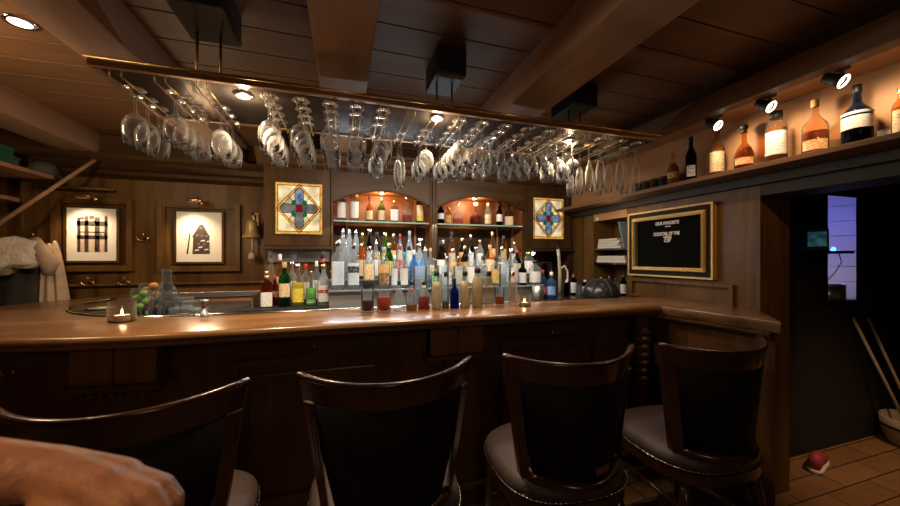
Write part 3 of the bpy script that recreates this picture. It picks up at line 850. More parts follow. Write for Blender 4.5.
PAPER = {
    'white': printed('white_paper', (0.78, 0.78, 0.76), (0.50, 0.50, 0.52), 90, .3), 'cream': printed('cream_paper', (0.74, 0.60, 0.38), (0.40, 0.26, 0.13), 90, .4),
    'pale blue': printed('pale_blue_paper', (0.66, 0.78, 0.88), (0.48, 0.60, 0.70), 80, .3), 'black': printed('black_paper', (0.02, 0.02, 0.022), (0.5, 0.5, 0.48), 80, .2),
    'orange': printed('orange_paper', (0.70, 0.36, 0.10), (0.75, 0.6, 0.4), 80, .7), 'red': printed('red_paper', (0.45, 0.03, 0.03), (0.75, 0.6, 0.5), 80, .4),
    'gold': printed('gold_paper', (0.60, 0.40, 0.12), (0.15, 0.08, 0.02), 80, .6), 'silver': printed('silver_paper', (0.62, 0.66, 0.70), (0.25, 0.28, 0.32), 80, .4),
    'blue': printed('blue_paper', (0.10, 0.30, 0.72), (0.7, 0.75, 0.8), 80, .4), 'yellow': printed('yellow_paper', (0.75, 0.62, 0.08), (0.4, 0.3, 0.02), 80, .5),
    'green': printed('green_paper', (0.08, 0.30, 0.10), (0.7, 0.75, 0.6), 80, .4), 'brown': printed('brown_paper', (0.16, 0.07, 0.03), (0.6, 0.45, 0.25), 80, .5)}
_liq = {}
def liquid_mat(col):
    key = tuple(col)
    if key not in _liq:
        m, nt, out = new_mat('liquid')
        tr = nt.nodes.new('ShaderNodeBsdfTransparent'); tr.inputs[0].default_value = (*[min(1, c * 1.5) for c in col], 1)
        tl = nt.nodes.new('ShaderNodeBsdfTranslucent'); tl.inputs[0].default_value = (*col, 1)
        p = nt.nodes.new('ShaderNodeBsdfPrincipled'); p.inputs['Base Color'].default_value = (*col, 1); p.inputs['Roughness'].default_value = 0.1
        a = nt.nodes.new('ShaderNodeMixShader'); a.inputs[0].default_value = 0.5
        b = nt.nodes.new('ShaderNodeMixShader'); b.inputs[0].default_value = 0.8
        nt.links.new(p.outputs[0], a.inputs[1]); nt.links.new(tl.outputs[0], a.inputs[2])
        nt.links.new(tr.outputs[0], b.inputs[1]); nt.links.new(a.outputs[0], b.inputs[2]); nt.links.new(b.outputs[0], out.inputs[0])
        _liq[key] = m
    return _liq[key]

def curved_patch(r, e, z0, z1, half, seg=14, grow=1.02):
    bm = B()
    rows = []
    for z in (z0, z1):
        row = []
        for k in range(seg + 1):
            t = -math.pi / 2 - half + 2 * half * k / seg
            c, s = math.cos(t), math.sin(t)
            row.append(bm.verts.new((math.copysign(abs(c) ** (2 / e), c) * r * grow, math.copysign(abs(s) ** (2 / e), s) * r * grow, z)))
        rows.append(row)
    for k in range(seg):
        bm.faces.new((rows[0][k], rows[0][k + 1], rows[1][k + 1], rows[1][k]))
    return bm

def bottle(label, loc, h, r, shape='round', gcol=CLEAR, liq=None, cap='silver', lab=None, band=None, stopper=None, group=None, name='bottle', cat='bottle', turn=0.0, gdiff=0.07, labspan=None, half=1.05, neckband=None):
    az = math.atan2(loc[0], loc[1])
    t = thing(name, label, cat, loc, -az + turn, group)
    prof = [(p[0] * r, p[1] * h, (p[2] if len(p) > 2 else 2.0)) for p in SHAPE[shape]]
    mesh('glass_body', lathe(B(), prof, 20), glass(gcol, gdiff * .45), t, True)
    e = prof[1][2]
    if liq:
        lv, lc = liq
        zs = lv * h
        pr = []
        for a, b in zip(prof, prof[1:]):
            if a[1] < zs: pr.append((a[0] * .93, a[1] + (.004 if a[1] == 0 else 0), a[2]))
            if a[1] < zs <= b[1]:
                k = (zs - a[1]) / (b[1] - a[1]); pr.append(((a[0] + (b[0] - a[0]) * k) * .93, zs, b[2])); break
        mesh('liquid', lathe(B(), pr, 18), liquid_mat(lc), t, True)
    rn, zn = prof[-1][0], prof[-1][1]
    if cap:
        cm = CAPM[cap]
        if stopper == 'ball':
            bm = lathe(B(), [(rn * .9, zn - .004), (rn * 1.1, zn), (rn * 1.0, zn + .004)] + [(max(1e-7, .5 * (h - zn - .004) * math.sin(a)) if 0 < a < math.pi else 1e-7, zn + .004 + .5 * (h - zn - .004) * (1 - math.cos(a))) for a in [math.pi * i / 8 for i in range(1, 9)]], 14)
        elif stopper == 'pourer':
            bm = lathe(B(), [(rn * 1.15, zn - .012), (rn * 1.2, zn - .002), (rn * .9, zn), (rn * .35, zn + .006), (rn * .3, h * 1.03), (rn * .3, h * 1.03 + .001)], 10)
        else:
            bm = lathe(B(), [(rn * 1.08, h * .87), (rn * 1.14, h * .875), (rn * 1.14, h * .995), (rn * 1.02, h)], 14)
        mesh('cap', bm, cm, t, True)
    if lab:
        z0, z1 = labspan or BODY[shape]
        if not labspan:
            d = z1 - z0; z0, z1 = z0 + .12 * d, z1 - .10 * d
        mesh('paper_label', curved_patch(r, e, z0 * h, z1 * h, half), PAPER[lab], t, True)
    if band:
        b0, b1, bc = band
        mesh('label_band', curved_patch(r, e, b0 * h, b1 * h, half * 1.02, grow=1.03), PAPER[bc], t, True)
    if neckband:
        b0, b1, bc = neckband
        mesh('neck_foil', lathe(B(), [(rn * 1.06, b0 * h), (rn * 1.06, b1 * h)], 14), CAPM[bc], t, True)
    return t

def bottle_px(label, px, ybase, ytop, Y=None, Z=None, X=None, wpx=11, **kw):
    """a bottle standing on height Z at distance Y, as tall as the photograph shows"""
    if Y is not None:
        p = at(px, 258, Y=Y); x, y = p.x, Y
        z = Z if Z is not None else at(px, ybase, Y=Y).z
        ht = at(px, ytop, Y=Y).z - z
    else:
        p = at(px, ybase, X=X); x, y = X, p.y
        z = Z if Z is not None else p.z
        ht = at(px, ytop, X=X).z - z
    r = 0.5 * wpx / FPX * depth(x, y) * 0.88
    return bottle(label, (x, y, z), ht, r, **kw)

# --- whisky shelf on the right wall
SZ = 1.8962
G = 'whisky bottles on the long shelf'
SH = [
    ('stout gold-topped bottle of pale whisky at the inner end of the long shelf', 673, 152, 13, dict(shape='cask', gcol=(.9, .8, .5), liq=(.66, (.42, .2, .03)), cap='gold', lab='gold', stopper='ball')),
    ('tall black bottle with a pale label on the long shelf', 691, 137, 12, dict(shape='tall', gcol=DARKG, gdiff=.02, cap='black', lab='silver', half=.8, labspan=(.12, .36))),
    ('red-capped whisky bottle with a cream label on the long shelf', 717, 127, 15, dict(shape='tall', gcol=(.85, .6, .35), liq=(.56, (.32, .12, .03)), cap='red', lab='cream', half=1.25)),
    ('bulbous amber whisky bottle with dark stopper on the long shelf', 744, 124, 20, dict(shape='decanter', gcol=(.85, .5, .2), liq=(.48, (.32, .10, .02)), cap='black', lab='orange', stopper='ball', labspan=(.12, .26))),
    ('broad whisky bottle with a big white label on the long shelf', 776, 112, 21, dict(shape='flask', gcol=(.85, .75, .6), liq=(.68, (.30, .14, .04)), cap='black', lab='white', half=1.2, labspan=(.16, .60))),
    ('cork-stoppered whisky decanter with red spirit on the long shelf', 815, 100, 24, dict(shape='squat', gcol=(.9, .7, .5), liq=(.42, (.32, .08, .025)), cap='cork', lab='orange', labspan=(.08, .26))),
    ('navy blue bottle with a white label band, largest on the long shelf', 857, 85, 27, dict(shape='squat', gcol=NAVY, gdiff=.25, cap='black', lab='white', half=1.4, labspan=(.27, .47), band=(.5, .54, 'silver'))),
    ('whisky bottle with amber shoulders at the outer end of the long shelf', 901, 88, 15, dict(shape='round', gcol=(.9, .6, .25), liq=(.6, (.5, .2, .04)), cap='gold', lab='cream')),
]
def shelf_bottle(lb, px, yt, w, kw):
    p = at(px, 258, X=2.185)
    ht = at(px, yt, X=2.185).z - SZ
    r = 0.5 * w / FPX * depth(p.x, p.y) * .80
    return bottle(lb, (p.x, p.y, SZ), ht, min(r, .085), group=G, **kw)
for s in SH: shelf_bottle(*s)
# tea light glass at the outer end and dark tumblers at the inner end
p = at(884, 258, X=2.17)
t = thing('tea_light_glass', 'tiny tea light glass beside the navy bottle on the long shelf', 'candle holder', (p.x, p.y, SZ))
mesh('cup', lathe(B(), [(.016, 0), (.019, .002), (.020, .04)], 16, capt=False), glass(CLEAR, .25), t, True)
mesh('candle', lathe(B(), [(.015, .003), (.015, .02)], 12), WHITE, t)
NAMES = ['nearest the pale whisky', 'second from the pale whisky', 'third from the pale whisky', 'at the far end']
for i, px in enumerate((664, 655, 647, 639)):
    p = at(px, 258, X=2.19)
    g = mesh('tumbler', lathe(B(), [(.026, 0), (.028, .004), (.033, .085), (.030, .083), (.025, .008)], 16, capt=True), glass((.45, .40, .36), .10), None, True, (p.x, p.y, SZ))
    tag(g, 'dark empty tumbler on the long shelf, ' + NAMES[i], 'glass', 'tumblers on the long shelf')

# --- spotlights above the long shelf
SPN = ['above the red-capped whisky', 'above the broad white-labelled whisky', 'above the navy bottle']
for (px, py), nm in zip(SHELF_SPOTS, SPN):
    p = at(px, py, X=2.10)
    t = thing('spotlight', 'small swivel spotlight with a bright ring ' + nm, 'spotlight', (2.085, p.y, 2.237), 0, 'spotlights of the bottle niche')
    mesh('mount', lathe(B(), [(.026, 0), (.026, -.012), (.008, -.016), (.007, -.035)], 16), BLACK, t, True)
    d = Vector((.05, -.80, -.60)).normalized()
    R = d.to_track_quat('Z', 'Y').to_matrix().to_4x4()
    M = Matrix.Translation((0, .02, -.046)) @ R
    mesh('head', xform(lathe(B(), [(.018, -.045), (.022, -.04), (.026, .01), (.028, .03), (.024, .03), (.020, .018)], 18), M), BLACK, t, True)
    mesh('ring', xform(tube(B(), [(.025 * math.cos(2 * math.pi * k / 20), .025 * math.sin(2 * math.pi * k / 20), .031) for k in range(20)], .0035, 6, closed=True), M), glow('spot_ring', (1, .88, .72), 7), t, True)
    mesh('lens', xform(lathe(B(), [(.0195, .02), (.012, .024)], 16), M), glow('niche_lens', (1, .75, .45), 5), t)
    q = Vector((2.085, p.y + .02, 2.187)) + d * .05
    lamp('shelf_spot', 'SPOT', q + Vector((-.02, 0, 0)), 6.0, (1, .70, .42), .02, q + Vector((.30, -.30, -.85)), 165, 1.0)

# --- tiered stand behind the bar
rs = thing('bottle_stand', 'three-tier grey bottle stand in front of the lit arches', 'bottle stand', (0.72, 2.6, 1.06))
GREYM = pbr('stand_grey', (0.30, 0.32, 0.35), 0.35, 0.5)
TX0, TX1 = -0.095 - .72, 1.53 - .72
TIER = [(2.42, 1.185, 2.36), (2.58, 1.245, 2.50), (2.74, 1.305, 2.66), ]
for k, (yc, z, yf) in enumerate(TIER):
    yb = [2.50, 2.66, 2.84][k]
    mesh('step', boxb((TX0, yf - 2.6, z - 1.06 - .012), (TX1, yb - 2.6 + .0, z - 1.06), .003), GREYM, rs)
    mesh('riser', boxb((TX0 + .005, yf - 2.6 + .02, 0.0 if k == 0 else TIER[k - 1][1] - 1.06), (TX1 - .005, yf - 2.6 + .03, z - 1.06 - .012)), GREYM, rs)

def tier(k, where, group, rows):
    yc, z, yf = TIER[k]
    for lb, px, yt, w, kw in rows:
        bottle_px(lb + where, px, 0, yt, Y=yc, Z=z + .0006, wpx=w * (.84 if k == 2 else 1.0), group=group, **kw)

FRONT = [
    ('square clear gin bottle with pale blue label', 338, 240, 14, dict(shape='square', cap='silver', lab='pale blue', half=.9, gdiff=.25)),
    ('square clear gin bottle with a dark emblem', 353.5, 243, 13, dict(shape='square', cap='silver', lab='pale blue', band=(.36, .5, 'black'), half=.9, gdiff=.25)),
    ('clear bottle with cream label and dark spirit', 369, 246, 13, dict(shape='round', cap='silver', lab='cream', gdiff=.2, labspan=(.22, .58), liq=(.18, (.08, .03, .02)))),
    ('grey-capped bottle with orange and cream label', 384, 247, 13, dict(shape='round', cap='grey', lab='brown', band=(.38, .58, 'orange'), gdiff=.2)),
    ('slender frosted bottle with white cap', 394.5, 255, 8, dict(shape='slim', cap='white', gdiff=.45, gcol=(.8, .88, .95), lab='pale blue')),
    ('teal-capped clear bottle with white label', 404, 252, 10, dict(shape='round', cap='teal', lab='white', gdiff=.25)),
    ('bright blue glass bottle', 413.8, 250, 9.5, dict(shape='round', cap='white', gcol=(.25, .55, .95), gdiff=.5)),
    ('pale blue bottle with silver pourer', 425, 247, 12, dict(shape='tall', cap='silver', stopper='pourer', gcol=(.6, .78, .95), gdiff=.4)),
    ('clear bottle with green-tinted label', 435, 259, 9, dict(shape='round', cap='silver', lab='green')),
    ('clear vodka bottle with silver label', 447, 257, 12, dict(shape='tall', cap='silver', lab='silver', gdiff=.25)),
    ('rum bottle with cream label and gold cap', 459, 256, 11, dict(shape='round', cap='gold', gcol=(.9, .7, .4), lab='cream', liq=(.55, (.45, .2, .05)))),
    ('clear bottle with tall pourer and white label', 470.5, 250, 11, dict(shape='round', cap='silver', stopper='pourer', lab='white', gdiff=.25)),
    ('frosted bottle with black cap', 483, 256, 11, dict(shape='round', cap='black', gdiff=.4, gcol=(.8, .85, .88))),
    ('clear square bottle with gold label', 496, 257, 11, dict(shape='square', cap='black', lab='gold', half=.8)),
    ('large clear bottle with silver label', 512, 249, 15, dict(shape='tall', cap='silver', lab='silver', gdiff=.35)),
    ('black bottle with white label', 522.5, 262, 10, dict(shape='round', cap='black', gcol=DARKG, gdiff=.05, lab='white')),
    ('clear bottle with round white label', 535, 260, 14, dict(shape='round', cap='black', lab='white', gdiff=.3, liq=(.16, (.35, .16, .05)))),
]
tier(0, ', front row of the bottle stand', 'spirit bottles on the bottle stand', FRONT)
MID = [
    ('clear ball-stoppered bottle', 346, 240, 11, dict(shape='slim', cap='silver', stopper='ball', gdiff=.2)),
    ('amber rum bottle with gold foil', 361, 244, 11, dict(shape='round', gcol=(.9, .6, .25), cap='gold', liq=(.6, (.5, .22, .04)), lab='cream')),
    ('clear bottle with a tall silver pourer', 376, 240, 11, dict(shape='tall', cap='silver', stopper='pourer', gdiff=.25, lab='white')),
    ('green bottle with yellow label', 389, 243, 11, dict(shape='tall', gcol=GREENG, gdiff=.2, cap='gold', lab='yellow')),
    ('clear bottle with red label', 399.5, 245, 10, dict(shape='round', cap='red', lab='red', gdiff=.2)),
    ('clear slim bottle with black cap', 409, 246, 9, dict(shape='slim', cap='black', gdiff=.25)),
    ('clear bottle with blue label', 419, 244, 11, dict(shape='round', cap='silver', lab='blue', gdiff=.25)),
    ('clear bottle with pale label and cork', 430.5, 248, 10, dict(shape='squat', cap='cork', lab='cream', gdiff=.2)),
    ('brown bottle with white oval label', 441, 241, 10, dict(shape='tall', gcol=BROWNG, cap='black', lab='white')),
    ('clear bottle with silver cap and orange label', 453, 249, 10, dict(shape='round', cap='silver', lab='orange', gdiff=.2)),
    ('dark brown bottle with gold label', 465, 246, 10, dict(shape='tall', gcol=BROWNG, cap='gold', lab='gold')),
    ('clear bottle with ball stopper and bare glass', 476.5, 246, 10, dict(shape='decanter', cap='silver', stopper='ball', gdiff=.25)),
    ('whisky bottle with cream label and cork', 490, 245, 11, dict(shape='round', gcol=(.9, .65, .3), liq=(.6, (.5, .2, .05)), cap='cork', lab='cream')),
    ('clear bottle with tall neck and silver label', 502, 247, 10, dict(shape='tall', cap='silver', lab='silver', gdiff=.25)),
    ('dark green bottle with red foil', 517, 250, 10, dict(shape='tall', gcol=(.04, .10, .04), cap='red', lab='cream')),
    ('clear flask bottle with gold cap', 529, 252, 11, dict(shape='flask', cap='gold', lab='white', gdiff=.2)),
]
tier(1, ', middle row of the bottle stand', 'spirit bottles on the bottle stand', MID)
TOP = [
    ('clear bottle with silver ball stopper, nearest the cupboard', 343, 229, 9, dict(shape='slim', cap='silver', stopper='ball', gdiff=.3)),
    ('clear bottle with silver ball stopper, second from the cupboard', 349.5, 229.5, 8, dict(shape='slim', cap='silver', stopper='ball', gdiff=.3)),
    ('clear bottle with silver ball stopper, third from the cupboard', 356, 230, 8, dict(shape='slim', cap='silver', stopper='ball', gdiff=.3)),
    ('amber bottle with gold top', 362.5, 233, 8, dict(shape='round', gcol=(.9, .55, .2), cap='gold', liq=(.6, (.55, .25, .04)))),
    ('dark bottle with bright silver top', 369.5, 229, 9, dict(shape='tall', gcol=DARKG, cap='silver', lab='silver')),
    ('dark bottle with black top', 377, 232, 9, dict(shape='tall', gcol=BROWNG, cap='black', lab='gold')),
    ('leaf-green bottle with gold label', 385, 233, 10, dict(shape='tall', gcol=(.25, .5, .08), gdiff=.2, cap='gold', lab='yellow')),
    ('orange-labelled liqueur bottle', 393.5, 234, 8, dict(shape='round', gcol=(.85, .5, .15), cap='gold', lab='orange')),
    ('red-capped bottle with pale label', 400, 234, 8, dict(shape='round', cap='red', lab='cream', gdiff=.2)),
    ('grey-capped clear bottle', 409.5, 231, 9, dict(shape='tall', cap='grey', gdiff=.3, lab='white')),
    ('clear bottle with low round shoulders', 420, 238, 12, dict(shape='decanter', cap='silver', stopper='ball', gdiff=.3)),
    ('brown bottle with white cap beside the middle post', 443, 240, 9, dict(shape='round', gcol=BROWNG, cap='white', lab='white')),
    ('amber whisky bottle with dark cap', 452, 232, 10, dict(shape='squat', gcol=(.8, .45, .15), cap='black', lab='cream', liq=(.5, (.45, .17, .04)))),
    ('dark rum bottle with gold cap', 462, 238, 9, dict(shape='round', gcol=BROWNG, cap='gold', lab='orange')),
    ('black bottle with silver cap', 471, 235, 8, dict(shape='tall', gcol=DARKG, cap='silver', lab='white')),
    ('clear bottle with copper cap', 480, 240, 10, dict(shape='round', cap='copper', gdiff=.25, lab='white')),
    ('copper-topped whisky bottle with cream label', 492.5, 232, 9, dict(shape='round', gcol=(.9, .6, .3), cap='copper', lab='cream', liq=(.55, (.5, .2, .05)))),
    ('slim whisky bottle with black cap', 504, 236, 8, dict(shape='slim', gcol=(.8, .5, .2), cap='black', lab='gold')),
    ('clear bottle with gold cap by the end post', 515, 242, 9, dict(shape='round', cap='gold', lab='silver', gdiff=.25)),
]
tier(2, ', top row of the bottle stand', 'spirit bottles on the bottle stand', TOP)

# --- glass shelves under the arches
ARCHB = [
    (', first arch', [
        ('broad jar-shaped bottle with white label by the cupboard', 341.5, 195, 10, dict(shape='jar', cap='white', lab='white', half=1.2)),
        ('white-labelled bottle with brown cap', 354.5, 194, 9.5, dict(shape='jar', cap='cork', lab='white', half=1.2)),
        ('long-necked amber bottle with cream label', 369.5, 196, 8, dict(shape='squat', gcol=(.85, .5, .2), cap='black', lab='cream', liq=(.5, (.4, .15, .04)))),
        ('tall olive green bottle with pale label under the lamp', 381.5, 198, 8.5, dict(shape='tall', gcol=(.35, .5, .12), gdiff=.2, cap='gold', lab='cream')),
        ('short square bottle with white label', 394.5, 200, 9, dict(shape='square', gcol=(.8, .6, .4), cap='gold', lab='white', half=.9)),
        ('round decanter of red liqueur', 407, 196, 11, dict(shape='decanter', cap='silver', stopper='ball', liq=(.3, (.5, .04, .02)), gdiff=.15)),
        ('flat bottle with yellow and cream label', 420, 198, 8.5, dict(shape='jar', gcol=(.8, .6, .35), cap='silver', lab='cream', band=(.1, .3, 'yellow')))]),
    (', second arch', [
        ('dark wine-shaped bottle with white label', 441, 203, 8, dict(shape='round', gcol=DARKG, cap='black', lab='white', labspan=(.25, .5))),
        ('small amber bottle behind the dark bottle', 448.5, 207, 7, dict(shape='round', gcol=(.85, .55, .25), cap='gold', lab='gold')),
        ('round decanter of orange brandy', 458, 202, 12, dict(shape='decanter', cap='silver', stopper='ball', liq=(.28, (.6, .12, .03)), gdiff=.15)),
        ('wide decanter of deep red cognac', 476, 203, 14, dict(shape='decanter', gcol=(.8, .55, .4), cap='white', liq=(.42, (.25, .03, .02)), gdiff=.1)),
        ('tall clear bottle with slim neck', 488, 203, 8, dict(shape='tall', cap='white', lab='cream', gdiff=.3)),
        ('slender brown bottle with white label', 499.5, 203, 7.5, dict(shape='tall', gcol=BROWNG, cap='black', lab='white', labspan=(.2, .5))),
        ('low square bottle with cream label', 509, 205, 10, dict(shape='square', gcol=(.6, .4, .25), cap='black', lab='cream', half=.9, labspan=(.05, .45)))]),
]
for where, rows in ARCHB:
    for lb, px, yt, w, kw in rows:
        bottle_px(lb + ' on the glass shelf' + where, px, 0, yt, Y=3.14, Z=ZSH + .0108, wpx=w, group='bottles on the glass shelves', **kw)

# --- bottles on the steel worktop below the splashback
mat_ = mesh('bar_mat', boxb((-.29, -.20, 0), (.29, .17, .006), .002), RUBBER, None, False, (-0.36, 2.66, 1.0603))
tag(mat_, 'black rubber bar mat under the coloured bottles', 'bar mat')
ZM = 1.0665
LEFT = [
    ('square amber liqueur bottle with white label and copper neck', 266.5, 271, 12, 2.58, dict(shape='square', gcol=(.5, .2, .06), cap='copper', lab='white', half=1.0, labspan=(.03, .42), neckband=(.72, .9, 'copper'), liq=(.6, (.35, .12, .03)))),
    ('small red-capped bottle of brown-red liqueur', 275, 276, 9, 2.66, dict(shape='round', gcol=(.55, .12, .06), gdiff=.15, cap='red', lab='red', labspan=(.3, .5))),
    ('green herbal liqueur bottle with cream label and dark base', 284.5, 262, 13, 2.58, dict(shape='round', gcol=(.06, .30, .06), gdiff=.15, cap='cork', lab='cream', labspan=(.22, .52), liq=(.2, (.01, .015, .005)))),
    ('bright yellow liqueur bottle with clear neck', 298, 264, 13, 2.58, dict(shape='tall', cap='silver', liq=(.56, (.80, .62, .02)), lab='yellow', labspan=(.1, .42), gdiff=.12)),
    ('short lime green liqueur bottle', 311, 271, 11, 2.58, dict(shape='round', cap='silver', liq=(.5, (.22, .65, .12)), lab='green', labspan=(.08, .18), gdiff=.15)),
    ('tall frosted white bottle with red marks', 323.5, 264, 13, 2.58, dict(shape='tall', gcol=(.88, .9, .93), gdiff=.55, cap='gold', lab='white', band=(.3, .38, 'red'))),
    ('tall bottle with a thin dark pourer, behind the amber liqueur', 271, 252, 8, 2.74, dict(shape='tall', cap='black', stopper='pourer', gdiff=.15)),
    ('white-capped bottle of amber spirit behind the green one', 280, 254, 10, 2.74, dict(shape='round', gcol=(.85, .65, .4), cap='white', lab='cream', liq=(.5, (.4, .2, .06)))),
    ('clear bottle with grey shoulders behind the yellow one', 292, 262, 10, 2.74, dict(shape='round', cap='silver', gdiff=.25, lab='silver')),
    ('red-capped clear bottle behind the lime green one', 305.5, 264, 9, 2.74, dict(shape='round', cap='red', gdiff=.2, lab='cream')),
    ('white-capped clear bottle behind the frosted one', 316.5, 261, 9, 2.74, dict(shape='round', cap='white', gdiff=.2, lab='white')),
    ('dark green bottle with red foil neck beside the gin', 322.5, 252, 10, 2.83, dict(shape='tall', gcol=(.04, .16, .06), gdiff=.1, cap='black', neckband=(.72, .86, 'red'), lab='gold')),
]
for lb, px, yt, w, Y, kw in LEFT:
    bottle_px(lb, px, 0, yt, Y=Y, Z=ZM, wpx=w, group='coloured bottles on the bar mat', **kw)

# --- row standing along the inner edge of the bar top
ZB = 1.1003
def tumbler(label, px, ybase, ytop, w, Y, lv, col, group):
    p = at(px, 258, Y=Y)
    h = at(px, ytop, Y=Y).z - ZB
    r = .5 * w / FPX * depth(p.x, Y)
    t = thing('drink_glass', label, 'glass', (p.x, Y, ZB), 0, group)
    mesh('glass_body', lathe(B(), [(r * .86, 0), (r * .9, .003), (r, h), (r * .95, h), (r * .84, .010)], 20, capt=True), glass(CLEAR, .02, edge=.2, blend=.06), t, True)
    mesh('drink', lathe(B(), [(r * .84, .011), (r * (.85 + .1 * lv), h * lv)], 18), liquid_mat(col), t)
    return t
YF = 1.93
tumbler('tumbler half full of dark red drink on the bar, nearest the bar mat', 367.5, 308, 289, 13, YF, .5, (.10, .010, .008), 'mixed drinks on the bar')
tumbler('wide tumbler of amber red drink beside the darker one on the bar', 384, 307, 291, 15, YF, .72, (.50, .10, .012), 'mixed drinks on the bar')
tumbler('small tumbler of rusty red drink beside the ribbed candle glass', 499.5, 305, 287, 10, YF + .02, .5, (.42, .09, .02), 'mixed drinks on the bar')
BR = [
    ('small clear dasher bottle with black cap beside the amber drink', 399, 281, 11, dict(shape='dasher', cap='black', gdiff=.25)),
    ('clear dasher bottle with a red collar', 411.5, 281, 12, dict(shape='dasher', cap='black', neckband=(.62, .74, 'red'), gdiff=.2, liq=(.2, (.5, .3, .12)))),
    ('dasher bottle holding red bitters', 424, 281, 13, dict(shape='dasher', cap='black', neckband=(.74, .82, 'white'), gdiff=.15, liq=(.45, (.45, .01, .03)))),
    ('cream juice bottle with black cap next to the red bitters', 436.5, 271, 11, dict(shape='juice', cap='black', liq=(.72, (.95, .80, .55)), gdiff=.12)),
    ('slim clear dasher bottle with olive dregs between cream and blue bottles', 445.5, 272, 8, dict(shape='slim', cap='black', gdiff=.2, liq=(.2, (.3, .28, .05)))),
    ('small cobalt blue bitters bottle', 454.5, 278, 10, dict(shape='dasher', gcol=(.03, .06, .40), gdiff=.35, cap='black')),
    ('cream juice bottle next to the blue bitters', 465, 271, 10.5, dict(shape='juice', cap='black', liq=(.72, (.92, .74, .48)), gdiff=.12)),
    ('largest cream juice bottle in the row on the bar', 477.5, 268, 12, dict(shape='juice', cap='black', liq=(.80, (.88, .66, .40)), gdiff=.12)),
    ('clear amber-tinted bottle beside the largest cream one', 489, 271, 10, dict(shape='juice', cap='black', gcol=(.95, .82, .62), gdiff=.2)),
    ('tall slim coppery glass bottle near the candle glass', 513, 272, 9, dict(shape='slim', cap='copper', gcol=(.95, .8, .7), gdiff=.3)),
]
for lb, px, yt, w, kw in BR:
    bottle_px(lb, px, 0, yt, Y=YF, Z=ZB, wpx=w, group='dasher and juice bottles along the bar', **kw)
# clear carafes right behind the row
for i, (px, yt, w, nm) in enumerate([(420, 266, 15, 'behind the red bitters'), (443, 265, 12, 'behind the slim dasher'), (459, 266, 12, 'behind the blue bitters'), (505, 264, 12, 'behind the rusty red drink')]):
    p = at(px, 258, Y=2.22); z = 1.0603
    h = at(px, yt, Y=2.22).z - z
    r = .5 * w / FPX * depth(p.x, 2.22)
    c = mesh('mixing_glass', lathe(B(), [(r * .9, 0), (r, .004), (r, h * .96), (r * 1.06, h), (r * .96, h), (r * .93, .012)], 20), glass(CLEAR, .14), None, True, (p.x, 2.22, z))
    tag(c, 'tall clear mixing glass standing ' + nm, 'glass', 'mixing glasses behind the row')

def candle_glass(label, loc, r, h, lit=1.0):
    t = thing('candle_glass', label, 'candle holder', loc, 0, 'candle glasses on the bar')
    bm = B()
    seg = 28
    prof = [(.86, 0), (1, .06), (1.02, .5), (.97, 1.0)]
    rings = []
    for rr, zz in prof:
        rings.append([bm.verts.new((r * (rr + .035 * math.cos(14 * 2 * math.pi * k / seg)) * math.cos(2 * math.pi * k / seg), r * (rr + .035 * math.cos(14 * 2 * math.pi * k / seg)) * math.sin(2 * math.pi * k / seg), zz * h)) for k in range(seg)])
    for a, b in zip(rings, rings[1:]):
        for k in range(seg): bm.faces.new((a[k], a[(k + 1) % seg], b[(k + 1) % seg], b[k]))
    bm.faces.new(rings[0][::-1])
    mesh('ribbed_glass', bm, glass((.50, .44, .40), .05, edge=.3), t, True)
    c = mesh('candle', lathe(B(), [(r * .6, .004), (r * .6, h * .32)], 16), CREAM, t)
    mesh('flame', lathe(B(), [(1e-7, h * .34), (.004, h * .40), (.003, h * .5), (1e-7, h * .62)], 8), glow('flame', (1, .62, .25), 60 * lit), c)
    l = lamp('candle_light', 'POINT', (loc[0], loc[1], loc[2] + h * .55), .35 * lit, (1, .6, .3), .008)
    return t
p = at(524.5, 258, Y=1.88); candle_glass('ribbed candle glass burning among the drinks near the steel tin', (p.x, 1.88, ZB), .038, .078)
p = at(122, 258, Y=1.99); candle_glass('ribbed candle glass burning on the bar before the garnish jars', (p.x, 1.99, ZB), .050, .098, 1.2)

# steel tin, blue bottles, tap, pourers, dome at the right end of the worktop
ZW = 1.0603
p = at(538, 258, Y=2.26)
tin = thing('shaker_tin', 'grey steel shaker tin beside the burning candle glass', 'shaker', (p.x, 2.26, ZW))
mesh('cup', lathe(B(), [(.036, 0), (.038, .003), (.047, .135), (.045, .135), (.036, .006)], 22), STEEL, tin, True)
mesh('rim', tube(B(), [(.047 * math.cos(2 * math.pi * k / 22), .047 * math.sin(2 * math.pi * k / 22), .135) for k in range(22)], .0025, 6, closed=True), CHROME, tin, True)
RB = [
    ('small blue plastic bottle with pink and white label', 543, 270, 9, 2.50, dict(shape='round', gcol=(.2, .35, .8), gdiff=.4, cap='red', lab='red', labspan=(.15, .4))),
    ('blue bottle with white label beside the steel tin', 551.5, 272, 10, 2.36, dict(shape='round', gcol=(.25, .5, .9), gdiff=.4, cap='white', lab='blue', labspan=(.2, .5))),
    ('small dark bottle with white pourer below the tap', 566.5, 280, 6.5, 2.60, dict(shape='slim', gcol=DARKG, cap='white', stopper='pourer')),
    ('small dark bottle with yellow-gold pourer', 573.5, 274, 6.5, 2.66, dict(shape='slim', gcol=BROWNG, cap='gold', stopper='pourer', lab='white')),
    ('small clear bottle with black cap between the pourers', 578.5, 282, 6, 2.60, dict(shape='slim', cap='black', gdiff=.2)),
    ('small dark bottle with white cap next to the black dome', 585, 280, 6.5, 2.60, dict(shape='slim', gcol=DARKG, cap='white', lab='silver')),
]
for lb, px, yt, w, Y, kw in RB:
    bottle_px(lb, px, 0, yt, Y=Y, Z=ZW, wpx=w, group='small bottles at the end of the worktop', **kw)
p = at(560, 258, Y=2.80)
